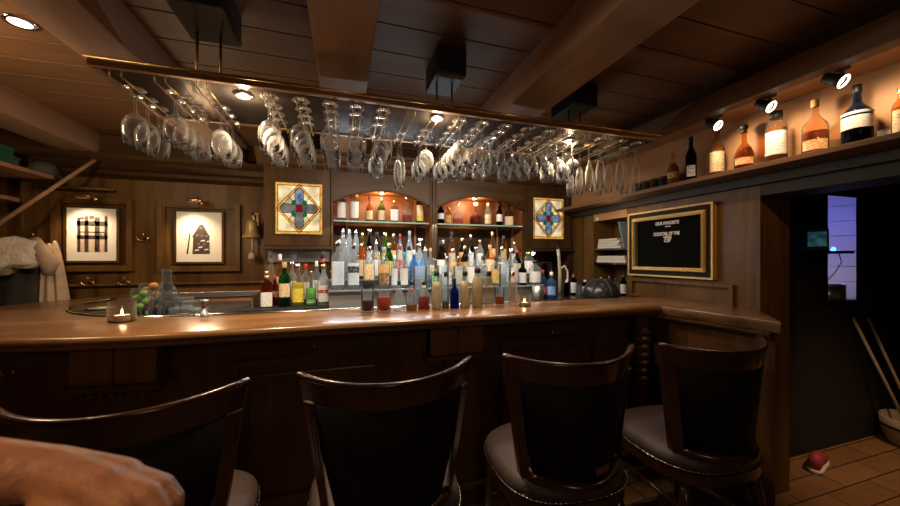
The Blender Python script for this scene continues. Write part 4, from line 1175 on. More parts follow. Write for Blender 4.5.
tap = thing('beer_tap', 'tall pale swan-neck tap with a curled spout on the worktop', 'tap', (p.x, 2.80, ZW))
h = at(560, 249, Y=2.80).z - ZW
mesh('column', tube(B(), [(0, 0, 0), (0, 0, h * .45), (-.012, 0, h * .8), (-.022, 0, h)], [.020, .016, .013, .016], 12), pbr('tap_ivory', (.62, .52, .40), .25, .2), tap, True)
mesh('spout', tube(B(), [(-.004, 0, h * .55), (.035, -.02, h * .62), (.062, -.03, h * .50), (.066, -.03, h * .30), (.045, -.03, h * .2)], [.009, .009, .009, .009, .008], 10), pbr('tap_white', (.8, .76, .7), .25), tap, True)
mesh('handle', tube(B(), [(-.022, 0, h), (-.025, 0, h + .03)], [.010, .016], 10), BLACK, tap, True)
p = at(603, 258, Y=2.42)
dome = thing('dome_cover', 'black panelled dome cover at the end of the worktop by the chalkboard', 'dome cover', (p.x - .02, 2.42, ZW))
R = .15
hd = at(603, 279, Y=2.42).z - ZW
bm = lathe(B(), [(R, 0), (R, .02)] + [(R * math.cos(a), .02 + (hd - .02) * math.sin(a)) for a in [math.pi / 2 * i / 9 for i in range(1, 9)]] + [(1e-7, hd)], 24)
mesh('shell', bm, pbr('dome_black', (.018, .02, .02), .28), dome, True)
for k in range(6):
    a = math.pi * 2 * k / 6 + .35
    mesh('seam', tube(B(), [(R * 1.005 * math.cos(t) * math.cos(a), R * 1.005 * math.cos(t) * math.sin(a), .02 + (hd - .018) * math.sin(t)) for t in [math.pi / 2 * i / 9 for i in range(0, 9)]], .003, 5), pbr('dome_seam', (.10, .11, .10), .4), dome, True)
mesh('knob', lathe(B(), [(.008, hd), (.014, hd + .012), (.006, hd + .02)], 12), CHROME, dome, True)
p = at(534, 252, Y=2.95)
pk = thing('puck_light', 'small bright white puck light under the blue-petalled cupboard', 'lamp', (p.x, 2.97, 1.468))
mesh('housing', lathe(B(), [(.024, 0), (.024, -.012), (.018, -.016)], 16), CHROME, pk, True)
mesh('lens', lathe(B(), [(.017, -.0165), (.014, -.030), (.004, -.036)], 16), glow('puck_lens', (.85, .92, 1), 40), pk, True)
# ------------------------------------------------------------------ stemware hanging in the rack
ZG = ZR - .0180
GLASSM = glass((.97, .97, .97), .015, 1.0, .05, .10, 1.0)
def stem_mesh(kind):
    k = {'wine': [(.0001, 0), (.034, -.001), (.036, -.003), (.012, -.007), (.0052, -.012), (.0045, -.078), (.008, -.088), (.028, -.100), (.040, -.120), (.043, -.138), (.041, -.160), (.036, -.192), (.0345, -.192), (.0395, -.160), (.0415, -.138), (.038, -.120), (.026, -.102), (.0001, -.092)],
         'balloon': [(.0001, 0), (.036, -.001), (.038, -.003), (.012, -.007), (.0052, -.012), (.0048, -.066), (.010, -.076), (.032, -.088), (.041, -.108), (.0425, -.128), (.041, -.150), (.036, -.172), (.0345, -.172), (.0395, -.150), (.041, -.128), (.039, -.108), (.030, -.090), (.0001, -.080)],
         'flute': [(.0001, 0), (.030, -.001), (.032, -.003), (.010, -.007), (.005, -.012), (.0045, -.092), (.009, -.104), (.018, -.120), (.0235, -.155), (.024, -.190), (.019, -.245), (.0178, -.245), (.0225, -.190), (.022, -.155), (.016, -.122), (.0001, -.098)]}[kind]
    k = [(a * 1.005, b * 1.16) for a, b in k]
    bm = lathe(B(), k[::-1], 22, capb=False, capt=False)
    bmesh.ops.recalc_face_normals(bm, faces=bm.faces)
    me = bpy.data.meshes.new('stem_glass'); bm.to_mesh(me); bm.free()
    me.materials.append(GLASSM)
    for p in me.polygons: p.use_smooth = True
    return me
STEM = {k: stem_mesh(k) for k in ('wine', 'balloon', 'flute')}
ORD = ['front', 'second', 'third', 'fourth', 'rearmost']
ROWN = ['first', 'second', 'third', 'fourth', 'fifth', 'sixth', 'seventh', 'eighth', 'ninth', 'tenth', 'eleventh', 'twelfth', 'thirteenth', 'fourteenth', 'fifteenth', 'sixteenth', 'seventeenth', 'eighteenth', 'nineteenth', 'twentieth']
SLOT = {0: ('wine', [1, 2, 3]), 1: ('balloon', [1, 2, 3, 4]), 2: ('wine', [2, 3, 4]), 3: ('wine', [0, 1, 2, 3]), 4: ('wine', [0, 1, 2, 3]), 5: ('wine', [0, 1, 2, 3]),
        6: ('wine', [0, 1, 3]), 7: ('wine', [0, 1, 2, 4]), 8: ('flute', [3, 4]), 9: ('wine', [2, 3, 4]), 10: ('wine', [0, 1, 2, 3, 4]), 11: ('balloon', [0, 1, 2, 3, 4]), 12: ('balloon', [0, 1, 2, 3, 4]),
        13: ('wine', [0, 1, 2, 3]), 14: ('balloon', [0, 1, 2, 3]), 15: ('wine', [0, 1, 2]), 16: ('wine', [1, 2]), 17: ('flute', [0, 1, 2, 3]), 18: ('flute', [0, 1, 2]), 19: ('flute', [0, 1])}
KN = {'wine': 'wine glass', 'balloon': 'round-bowled wine glass', 'flute': 'champagne flute'}
for c, (kind, rows) in SLOT.items():
    for q in rows:
        o = bpy.data.objects.new({'wine': 'wine_glass', 'balloon': 'balloon_glass', 'flute': 'champagne_flute'}[kind], STEM[kind])
        COL.objects.link(o)
        step = .0895
        o.location = (COLS[c] + random.uniform(-.002, .002), YR0 + .052 + q * step + random.uniform(-.0015, .0015), ZG + random.uniform(0, .0005))
        o.rotation_euler = (random.uniform(-.004, .004), random.uniform(-.004, .004), random.uniform(0, 6))
        tag(o, '%s hanging upside down, %s in the %s rack row from the left' % (KN[kind], ORD[q], ROWN[c]), 'glass', 'stemware hanging in the rack')

# ------------------------------------------------------------------ framed prints with brass lamps
def print_a(bm, x0, x1, z0, z1):
    """timber-framed gallery: dark posts and rails on a pale ground"""
    random.seed(3)
    w, h = x1 - x0, z1 - z0
    def r(a, b, c, d, mi=1): box(bm, (x0 + a * w, -.0012, z0 + c * h), (x0 + b * w, 0.0, z0 + d * h), 0, mi)
    for a, b in ((.02, .12), (.25, .38), (.58, .74), (.90, .99)): r(a, b, 0, random.uniform(.85, 1))
    for c, d in ((.68, .80), (.33, .43)): r(0, 1, c, d)
    r(.05, .95, .50, .53); r(.4, .56, .85, .95); r(.1, .24, .84, .9)
    for k in range(9): a = random.uniform(0, .9); c = random.uniform(0, .9); r(a, a + .06, c, c + .05, 2)
def print_b(bm, x0, x1, z0, z1):
    """gabled barn front with a pole beside it"""
    w, h = x1 - x0, z1 - z0
    P = lambda u, v: (x0 + u * w, z0 + v * h)
    prism(bm, [P(.25, 0), P(.98, 0), P(.96, .55), P(1.0, .56), P(.68, 1.0), P(.55, 1.0), P(.22, .55), P(.28, .56)], 'y', -.0012, 0, 1)
    prism(bm, [P(0, 0), P(.07, 0), P(.17, .72), P(.13, .72)], 'y', -.0012, 0, 1)
    for u, v in ((.55, .84), (.4, .60), (.6, .58), (.8, .58), (.45, .3), (.7, .3)): prism(bm, [P(u, v), P(u + .1, v), P(u + .1, v + .07), P(u, v + .07)], 'y', -.0018, -.0012, 2)
    for u, v in ((.35, .1), (.5, .2), (.75, .12), (.85, .4), (.6, .42)): prism(bm, [P(u, v), P(u + .18, v + .02), P(u + .16, v + .06), P(u, v + .04)], 'y', -.0018, -.0012, 3)
INK = pbr('print_ink', (0.05, 0.03, 0.025), 0.6, var=.4, vscale=60)
INKG = pbr('print_grey', (0.16, 0.12, 0.10), 0.6, var=.4, vscale=80)
GROUND = pbr('print_ground', (0.62, 0.48, 0.40), 0.6, var=.25, vscale=40)
MAT = pbr('mat_board', (0.80, 0.76, 0.68), 0.6)
def picture(label, pm0, pm1, pp0, pp1, fn, lamp_px):
    a, b = at(*pm0, Y=3.565), at(*pm1, Y=3.565)
    c, d = at(*pp0, Y=3.56), at(*pp1, Y=3.56)
    cx, cz = (a.x + b.x) / 2, (a.z + b.z) / 2
    t = thing('framed_print', label, 'picture', (cx, 3.5985, b.z - .02))
    hw, hh = (b.x - a.x) / 2, (a.z - b.z) / 2
    zc = hh + .02
    mesh('frame', rect_frame(B(), -hw - .016, hw + .016, zc - hh - .016, zc + hh + .016, .018, -.038, 0), W_DARK, t)
    mesh('mat_board', boxb((-hw, -.03, zc - hh), (hw, -.004, zc + hh)), MAT, t)
    bm = B()
    x0, x1, z1, z0 = c.x - cx, d.x - cx, c.z - (b.z - .02), d.z - (b.z - .02)
    fn(bm, x0, x1, z0, z1)
    if fn is print_a: box(bm, (x0, -.0006, z0), (x1, 0, z1), 0, 0)
    o = mesh('print', bm, [GROUND, INK, INKG, WHITE], t); o.location = (0, -.0305, 0)
    q = at(*lamp_px, Y=3.5)
    l = thing('picture_lamp', 'small brass picture lamp above the ' + label.split(' in ')[0], 'lamp', (q.x, 3.5445, q.z))
    mesh('arm', tube(B(), [(0, 0.001, .0), (0, -.05, .03), (0, -.10, .02), (0, -.13, .0)], .006, 8), BRASS, l, True)
    mesh('rosette', xform(lathe(B(), [(.022, 0), (.020, .008), (.008, .014)], 14), Matrix.Rotation(math.radians(90), 4, 'X')), BRASS, l, True)
    sh = B()
    lathe(sh, [(.016, -.05), (.017, -.048), (.017, .048), (.016, .05)], 14)
    xform(sh, Matrix.Translation((0, -.14, 0)) @ Matrix.Rotation(math.radians(90), 4, 'Y'))
    mesh('shade', sh, BRASS, l, True)
picture('black and white print of a timber gallery in a pale mat', (66, 207), (117, 261), (76, 213), (107, 252), print_a, (91, 198))
picture('black and white print of a gabled barn in a pale mat', (176, 211), (222, 262), (186, 224), (210, 254), print_b, (199, 202))

# ------------------------------------------------------------------ bell
q = at(252, 212, Y=3.47)
t = thing('bell', 'brass bell with a knotted pull rope on the wall beside the stained-glass cupboard', 'bell', (q.x, 3.599, q.z - .18))
zb = .11
mesh('bracket', tube(B(), [(0, 0, zb), (0, -.03, zb + .05), (0, -.09, zb + .07), (0, -.13, zb + .04), (0, -.13, zb + .01)], .008, 8), BRASS_OLD, t, True)
mesh('back_plate', boxb((-.03, -.012, zb - .05), (.03, 0, zb + .08), .005), BRASS_OLD, t)
BELLM = pbr('bell_brass', (.62, .44, .20), .42, .5)
mesh('bell_body', lathe(B(), [(.080, zb - .16), (.076, zb - .152), (.058, zb - .125), (.049, zb - .09), (.045, zb - .05), (.038, zb - .02), (.022, zb - .002), (.008, zb + .004), (.008, zb + .02)], 24, capb=True, off=(0, -.13, 0)), BELLM, t, True)
q2 = at(252, 257, Y=3.47)
zk = q2.z - (q.z - .18)
mesh('rope', tube(B(), [(0, -.13, zb - .16), (.004, -.13, (zb + zk) / 2 - .05), (0, -.13, zk + .03)], .010, 8), pbr('rope', (.52, .36, .22), .8, bump=.5, bscale=150), t, True)
mesh('knot', lathe(B(), [(1e-7, zk + .045), (.022, zk + .035), (.032, zk + .01), (.026, zk - .02), (1e-7, zk - .03)], 14, off=(0, -.13, 0)), pbr('rope_knot', (.62, .44, .28), .8, bump=.5, bscale=120), t, True)

# ------------------------------------------------------------------ coat hooks, coat, shelves at the far left
def hook(label, px, py, Y=3.5995):
    q = at(px, py, Y=Y - .02)
    t = thing('coat_hook', label, 'hook', (q.x, Y, q.z), 0, 'brass hooks on the panelling')
    mesh('rosette', xform(lathe(B(), [(.024, 0), (.022, .006), (.010, .012)], 14), Matrix.Rotation(math.radians(90), 4, 'X')), BRASS_OLD, t, True)
    for s in (-1, 1):
        mesh('prong', tube(B(), [(s * .004, -.01, 0), (s * .02, -.035, -.018), (s * .034, -.05, -.008), (s * .040, -.052, .012)], [.006, .006, .0055, .009], 8), BRASS, t, True)
    mesh('upper_prong', tube(B(), [(0, -.01, .004), (0, -.04, .03), (0, -.05, .05)], [.006, .006, .010], 8), BRASS, t, True)
hook('brass double hook on the post between the two framed prints', 145, 239)
hook('brass double hook below the timber gallery print, nearest the coat', 90, 283)
hook('brass double hook below the timber gallery print, nearest the barn print', 126, 283)
hook('brass double hook holding up the cream coat', 36, 240)

FLEECE = pbr('cream_fleece', (.70, .60, .47), .95, bump=.9, bscale=55, var=.15, vscale=25)
CLOTH = pbr('tan_cloth', (.48, .34, .23), .9, bump=.3, bscale=120, var=.12, vscale=14)
LINING = pbr('dark_lining', (.035, .028, .022), .9)
q = at(30, 262, Y=3.42)
coat = thing('coat', 'cream fleece-collared tan coat hanging from the wall hook behind the bar', 'coat', (q.x, 3.42, 1.16))
def cloth_drape(xa, xb, z_top, z_bot, y0, fold, nf, seed, lean=0.0, bulge=.06):
    bm = B(); NX, NZ = 40, 22
    random.seed(seed); ph = random.uniform(0, 6)
    rows = []
    for side in (0, 1):
        g = []
        for j in range(NZ + 1):
            v = j / NZ
            row = []
            for i in range(NX + 1):
                u = i / NX
                spread = .35 + .65 * v ** .6
                x = (xa + xb) / 2 + (u - .5) * (xb - xa) * spread + lean * v
                z = z_top + (z_bot - z_top) * v - .03 * math.sin(u * math.pi) * (1 - v) + .012 * math.sin(nf * u * 6 + ph)
                y = y0 - bulge * math.sin(math.pi * u) * (.4 + .6 * v) - fold * v * math.cos(nf * 2 * math.pi * u + ph + .8 * v) + side * .02
                row.append(bm.verts.new((x, y, z)))
            g.append(row)
        rows.append(g)
    a, b = rows
    for j in range(NZ):
        for i in range(NX):
            bm.faces.new((a[j][i], a[j][i + 1], a[j + 1][i + 1], a[j + 1][i]))
            bm.faces.new((b[j][i], b[j + 1][i], b[j + 1][i + 1], b[j][i + 1]))
    for i in range(NX):
        bm.faces.new((a[0][i], b[0][i], b[0][i + 1], a[0][i + 1])); bm.faces.new((a[NZ][i], a[NZ][i + 1], b[NZ][i + 1], b[NZ][i]))
    for j in range(NZ):
        bm.faces.new((a[j][0], a[j + 1][0], b[j + 1][0], b[j][0])); bm.faces.new((a[j][NX], b[j][NX], b[j + 1][NX], a[j + 1][NX]))
    return bm
zt = at(36, 240, Y=3.45).z - 1.16
xl, xr = at(-14, 260, Y=3.42).x - q.x, at(66, 300, Y=3.42).x - q.x
mesh('coat_body', cloth_drape(at(24, 260, Y=3.45).x - q.x, xr - .03, zt - .01, -.30, .06, .022, 4, 5, .03), CLOTH, coat, True)
mesh('lining', cloth_drape(xl, at(46, 280, Y=3.42).x - q.x, zt - .12, -.30, .03, .008, 2, 8), LINING, coat, True)
def lump(c, r, seed, amp=.12, fr=9):
    bm = B()
    bmesh.ops.create_icosphere(bm, subdivisions=4, radius=1)
    for v in bm.verts:
        d = v.co.normalized()
        n = 1 + amp * noise.noise(d * 1.7 + Vector((seed, 0, 0))) + amp * .5 * noise.noise(d * fr * .5 + Vector((0, seed, 0)))
        v.co = Vector((d.x * r[0] * n + c[0], d.y * r[1] * n + c[1], d.z * r[2] * n + c[2]))
    return bm
cx0 = at(16, 258, Y=3.40)
bm = lump((cx0.x - q.x - .03, -.05, cx0.z - 1.16), (.23, .085, .15), 3.1, .22)
for v in bm.verts:   # folded-over lower edge
    if v.co.z < cx0.z - 1.16 - .02: v.co.z += .5 * (cx0.z - 1.16 - .02 - v.co.z) * (1 if v.co.x > cx0.x - q.x else .3)
mesh('fleece_collar', bm, FLEECE, coat, True)
c2 = at(46, 254, Y=3.40)
bm = tube(B(), [(at(36, 239, Y=3.45).x - q.x, .02, zt), (c2.x - q.x - .01, -.05, c2.z - 1.16 + .03), (c2.x - q.x + .05, -.06, c2.z - 1.16 - .08), (c2.x - q.x + .03, -.05, c2.z - 1.16 - .16)], [.03, .045, .05, .03], 12)
mesh('lapel', bm, CLOTH, coat, True)

def left_shelf(label, px_end, py_end, X, n):
    e = at(px_end, py_end, X=X)
    t = thing('side_shelf', label, 'shelf', (-2.4, 3.2, e.z - .03))
    mesh('shelf_board', boxb((-2.618 + 2.4, -.9, 0), (X + 2.4, min(e.y, 3.595) - 3.2, .03), .004), wood('side_shelf_wood', (.36, .2, .11), (.24, .13, .07), 'y'), t)
    mesh('cleat', boxb((-2.618 + 2.4, -.9, -.04), (-2.58 + 2.4, min(e.y, 3.595) - 3.2, -.001), .003), W_DARK, t)
    return e
E1 = left_shelf('upper wooden side shelf under the beam at the far left', 55, 176, -2.12, 1)
E2 = left_shelf('lower wooden side shelf near the pole at the far left', 20, 198, -2.36, 2)
q = at(8, 140, X=-2.3)
t = thing('crate', 'green crate on the upper side shelf under the beam', 'crate', (-2.40, 3.08, E1.z))
GRN = pbr('green_crate', (.02, .10, .06), .7)
bm = boxb((-.13, -.2, .0), (.13, .2, .012)); 
for lo, hi in (((-.13, -.2, .012), (-.118, .2, .15)), ((.118, -.2, .012), (.13, .2, .15)), ((-.118, -.2, .012), (.118, -.188, .15)), ((-.118, .188, .012), (.118, .2, .15))): box(bm, lo, hi)
mesh('box', bm, GRN, t)
mesh('rim', boxb((.13, -.205, .135), (.138, .205, .16), .002), GRN, t)
q = at(22, 152, X=-2.25)
t = thing('tin', 'grey box-shaped tin beside the dark hat on the upper side shelf', 'tin', (-2.40, 3.40, E1.z))
mesh('body', boxb((-.05, -.055, 0), (.05, .055, .11), .008), paint((.20, .17, .14), .5), t)
mesh('lid', boxb((-.054, -.059, .11), (.054, .059, .13), .006), paint((.15, .13, .11), .5), t)
q = at(45, 160, X=-2.33)
t = thing('hat', 'round dark hat lying on the upper side shelf', 'hat', (-2.22, 3.46, E1.z))
mesh('crown', lathe(B(), [(.085, .004), (.083, .05), (.07, .09), (.04, .11), (1e-7, .115)], 24), paint((.07, .055, .045), .85), t, True)
mesh('brim', lathe(B(), [(.105, 0), (.107, .004), (.085, .006)], 24), paint((.06, .05, .04), .85), t, True)
a, b = at(0, 223, Y=3.22), at(95, 160, Y=3.44)
dv = (b - a).normalized()
A2 = a - dv * .06
rail = mesh('wooden_pole', tube(B(), [A2 - a, b - a], .014, 10), wood('pole_wood', (.40, .25, .15), (.28, .16, .09), 'x'), None, True, tuple(a))
tag(rail, 'slanting wooden pole running up to the ceiling beam at the far left', 'pole')
q = at(84, 188, Y=3.55)
tr = thing('ledge', 'narrow brass-edged ledge above the timber gallery print', 'ledge', (q.x, 3.5995, q.z))
mesh('board', boxb((-.21, -.07, -.02), (.20, 0, 0), .003), W_DARKX, tr)
mesh('edge', boxb((-.21, -.078, -.012), (.20, -.0702, .002), .002), BRASS, tr)

# ------------------------------------------------------------------ chalkboard on the right wall
y0, y1 = at(717, 240, X=XW).y, at(632, 240, X=XW).y
z1, z0 = at(717, 202, X=XW).z, at(717, 279.5, X=XW).z
cyb, w2, h2 = (y0 + y1) / 2, (y1 - y0) / 2, (z1 - z0) / 2
cb = thing('chalkboard', 'black chalkboard with white lettering in a black and gold frame', 'chalkboard', (XW - .0015, cyb, z0), math.radians(90) + math.pi)
# local: x along the wall (viewer's right), y out of the wall negative, z up
def F(bm): return bm
GOLDP = pbr('gilt', (.62, .42, .14), .4, .45, bump=.6, bscale=90)
mesh('outer_frame', rect_frame(B(), -w2, w2, 0, 2 * h2, .052, -.032, 0), pbr('frame_black', (.010, .007, .005), .65, spec=.2), cb)
mesh('outer_bead', rect_frame(B(), -w2 - .002, w2 + .002, -.002, 2 * h2 + .002, .012, -.040, -.0), GOLDP, cb)
bm = rect_frame(B(), -w2 + .044, w2 - .044, .044, 2 * h2 - .044, .026, -.044, -.001)
n = 40
for k in range(n):
    x = -w2 + .058 + (2 * w2 - .116) * k / (n - 1)
    for zz in (.057, 2 * h2 - .057): lathe(bm, [(.011, -.009), (.008, .009)], 6, off=(x, -.046, zz))
for k in range(28):
    zz = .075 + (2 * h2 - .15) * k / 27
    for xx in (-w2 + .057, w2 - .057): lathe(bm, [(.008, -.008), (.012, .008)], 6, off=(xx, -.046, zz))
mesh('gilt_moulding', bm, GOLDP, cb)
mesh('slate', boxb((-w2 + .066, -.012, .066), (w2 - .066, -.004, 2 * h2 - .066)), pbr('slate', (.005, .0055, .004), .9, spec=.03), cb)
CHALK = pbr('chalk', (.88, .84, .76), .8, emit=None)
def lettering(text, u, v, size, wd):
    cu = bpy.data.curves.new('chalk_text', 'FONT')
    cu.body = text; cu.size = size; cu.align_x = 'CENTER'; cu.align_y = 'CENTER'; cu.extrude = .0006; cu.offset = size * .025
    tmp = bpy.data.objects.new('tmp_text', cu); COL.objects.link(tmp)
    dg = bpy.context.evaluated_depsgraph_get()
    me = bpy.data.meshes.new_from_object(tmp.evaluated_get(dg))
    bpy.data.objects.remove(tmp)
    xs = [vv.co.x for vv in me.vertices]
    s = wd / (max(xs) - min(xs))
    for vv in me.vertices: vv.co = Vector((vv.co.x * s + u, -.0128 - vv.co.z, vv.co.y + v))
    me.materials.clear(); me.materials.append(CHALK)
    o = bpy.data.objects.new('chalk_lettering', me); COL.objects.link(o); o.parent = cb
def wp(px, py):
    p = at(px, py, X=XW); return (cyb - p.y, p.z - z0)
def letter_px(text, pa, pb, size):
    u0, v0 = wp(*pa); u1, v1 = wp(*pb)
    lettering(text, (u0 + u1) / 2, (v0 + v1) / 2, size, abs(u1 - u0))
letter_px('OUR FAVORITE', (657, 224.2), (680.5, 222), .034)
letter_px('COCKTAIL OF THE', (655, 234.5), (681, 233.2), .034)
letter_px('WEEK', (664.8, 237.7), (673.5, 237.2), .030)
letter_px('CUP', (665.5, 241), (672, 240.6), .030)
ua, va = wp(666.5, 226.6); ub, vb = wp(672, 226.2)
mesh('chalk_rule', boxb((min(ua, ub), -.0134, va - .003), (max(ua, ub), -.0121, va + .003)), CHALK, cb)

# ------------------------------------------------------------------ cubby in the right wall
CY0, CY1 = 2.312, 2.708
for lb, zz in (('upper board of the wall cubby carrying the taller magazine pile', 1.475), ('lower board of the wall cubby carrying two wide magazines', 1.345)):
    t = thing('cubby_shelf', lb, 'shelf', (2.42, 2.51, zz))
    mesh('board', boxb((-.112, CY0 - 2.51, 0), (.112, CY1 - 2.51, .012), .002), W_DARK, t)
    mesh('lip', boxb((-.118, CY0 - 2.51, -.004), (-.1125, CY1 - 2.51, .014), .001), CHROME, t)
def mag(label, y, z, wx, wy, h, col, rz):
    t = thing('magazine', label, 'magazine', (2.41, y, z), rz, 'magazines in the wall cubby')
    mesh('pages', boxb((-wx / 2 + .001, -wy / 2 + .001, .001), (wx / 2 - .002, wy / 2 - .001, h - .001)), pbr('pages', (.66, .60, .50), .8, bump=.4, bscale=300, aniso=(1, 1, 9)), t)
    mesh('cover', boxb((-wx / 2, -wy / 2, h - .001), (wx / 2, wy / 2, h), 0), paint(col, .35), t)
zc = 1.4875
MG = [('cream magazine at the bottom of the upper cubby pile', .022, (.6, .5, .36)), ('grey magazine second in the upper cubby pile', .026, (.4, .4, .38)), ('brown-covered magazine third in the upper cubby pile', .022, (.32, .2, .1)), ('pale magazine on top of the upper cubby pile', .018, (.7, .68, .6))]
for i, (lb, h, c) in enumerate(MG):
    mag(lb, 2.54 + .008 * (i % 2), zc, .19, .27 - .01 * i, h, c, .04 * (-1) ** i); zc += h + .0006
zc = 1.3575
for i, (lb, h, c) in enumerate((('thick white magazine on the lower cubby board', .034, (.66, .62, .55)), ('pale striped magazine on top of the lower cubby pile', .028, (.5, .46, .4)))):
    mag(lb, 2.51, zc, .2, .35 - .02 * i, h, c, 0); zc += h + .0006
t = thing('booklet', 'blue-grey booklet leaning in the cubby beside the magazine pile', 'booklet', (2.36, 2.35, 1.4885))
xf = Matrix.Rotation(math.radians(-16), 4, 'X')
mesh('cover', xform(boxb((-.05, -.003, 0), (.10, .003, .24)), xf), paint((.22, .33, .44), .4), t)
for i, (py_, nm, col, hh) in enumerate(((2.64, 'by the far side', AMBERG, .17), (2.56, 'in the middle', CLEAR, .15), (2.47, 'by the near side', DARKG, .19))):
    bottle('small bottle at the bottom of the wall cubby, ' + nm, (2.42, py_, 1.0605), hh, .028, shape='round', gcol=col, cap='silver', lab='white' if i != 1 else None, group='bottles in the wall cubby', gdiff=.15)
q = at(596, 219, X=2.28)
kb = mesh('round_sensor', xform(lathe(B(), [(.016, 0), (.016, .006), (.010, .012), (1e-7, .013)], 16), Matrix.Rotation(math.radians(-90), 4, 'Y')), WHITE, None, True, (2.2995, q.y, q.z))
tag(kb, 'small round white sensor on the dark wood above the cubby', 'sensor')

# ------------------------------------------------------------------ things in the inner left curve of the bar
def oval_tray():
    q = at(102, 308, Z=1.066)
    t = thing('plate', 'small pale plate on the worktop inside the left bar curve', 'plate', (q.x, q.y, ZW))
    mesh('dish', lathe(B(), [(.05, 0), (.075, .008), (.074, .010), (.048, .003)], 24), paint((.5, .5, .42), .3), t, True)
    mesh('slices', lathe(B(), [(.035, .004), (.036, .012), (.03, .014)], 18), paint((.42, .46, .16), .5), t, True)
oval_tray()
ZL = 1.0605
def jar(label, px, Y, r, ytop, fill, fruit, n, lidm=None):
    p = at(px, 258, Y=Y)
    h = at(px, ytop, Y=Y).z - ZL
    t = thing('garnish_jar', label, 'jar', (p.x, Y, ZL), 0, 'garnish jars inside the bar')
    mesh('glass_body', lathe(B(), [(r * .95, 0), (r, .004), (r, h * .85), (r * .92, h * .95), (r * .95, h), (r * .88, h), (r * .93, h * .85), (r * .92, .01)], 22), glass(CLEAR, .02, edge=.2, blend=.06), t, True)
    random.seed(px)
    for k in range(n):
        a = 2.4 * k
        rr = r * .42
        bm = B()
        bmesh.ops.create_icosphere(bm, subdivisions=2, radius=rr)
        for v in bm.verts: v.co = Vector((v.co.x + math.cos(a) * r * .38, v.co.y + math.sin(a) * r * .38, v.co.z * .85 + .012 + rr * .85 + (h * fill - 2 * rr) * k / max(1, n - 1)))
        mesh('fruit', bm, fruit if not isinstance(fruit, list) else fruit[k % len(fruit)], t, True)
ORANGE = pbr('orange_fruit', (.72, .24, .03), .45, bump=.3, bscale=200)
LIME = pbr('lime_fruit', (.25, .45, .06), .45, bump=.3, bscale=200)
jar('garnish jar of limes nearest the burning candle glass', 141, 2.30, .048, 288, .9, LIME, 6)
jar('garnish jar of oranges behind the black bar caddy', 151, 2.56, .060, 283, 1.0, ORANGE, 6)
p = at(166, 258, Y=2.34)
t = thing('carafe', 'clear glass carafe with tall neck standing among the garnish jars', 'carafe', (p.x, 2.35, ZL))
h = at(163, 269, Y=2.36).z - ZL
mesh('glass_body', lathe(B(), [(.052, 0), (.058, .008), (.058, h * .42), (.050, h * .56), (.026, h * .68), (.023, h * .90), (.031, h), (.028, h), (.020, h * .9), (.023, h * .67), (.047, h * .55), (.055, h * .42), (.054, .012)], 24), glass(CLEAR, .02, edge=.25, blend=.06), t, True)
mesh('water', lathe(B(), [(.053, .013), (.054, h * .36)], 20), glass((.85, .9, .92), .03, edge=.1), t, True)
p = at(156, 258, Y=2.235)
t = thing('napkin_caddy', 'black bar caddy with upright slots in front of the carafe', 'caddy', (p.x, 2.235, ZL), .25)
mesh('tray', boxb((-.06, -.035, 0), (.06, .035, .03), .004), BLACK, t)
for k in range(5):
    mesh('divider', xform(boxb((-.054 + .024 * k, -.03, .0305), (-.048 + .024 * k, .03, .072), .001), Matrix.Identity(4)), pbr('caddy_grey', (.10, .10, .10), .4) if k % 2 else BLACK, t)
JIG = pbr('jigger_steel', (.22, .21, .20), .35, 1.0)
p = at(204, 258, Y=2.045)
t = thing('jigger', 'steel hourglass jigger standing on the chrome edge of the bar', 'jigger', (p.x, 2.045, ZB))
mesh('upper_cup', lathe(B(), [(.010, .045), (.024, .088), (.022, .088), (.009, .05)], 20), JIG, t, True)
mesh('lower_cup', lathe(B(), [(.022, 0), (.021, .002), (.010, .045)], 20), JIG, t, True)
for i, (px, Y, nm, w, hh) in enumerate(((182, 2.24, 'nearest the carafe', .044, .06), (193, 2.44, 'at the back', .055, .075), (199, 2.21, 'nearest the jigger', .040, .055), (184, 2.55, 'behind the others', .05, .085))):
    p = at(px, 258, Y=Y)
    t = thing('plastic_container', 'clear square plastic container of garnish, ' + nm, 'container', (p.x, Y, ZL), .2 * i - .2, 'plastic garnish containers')
    bm = lathe(B(), [(w * .9, 0, 6), (w, .004, 6), (w * 1.05, hh, 6), (w, hh, 6), (w * .86, .008, 6)], 24)
    mesh('tub', bm, glass((.86, .9, .92), .06, edge=.3), t)
    mesh('filling', lathe(B(), [(w * .82, .01, 6), (w * .86, hh * .45, 6)], 20), paint([(.5, .46, .3), (.35, .4, .2), (.16, .1, .06), (.6, .6, .55)][i], .6), t)
    mesh('lid', lathe(B(), [(w * 1.08, hh + .0005, 6), (w * 1.08, hh + .005, 6)], 24), glass((.9, .93, .95), .12, edge=.3), t)

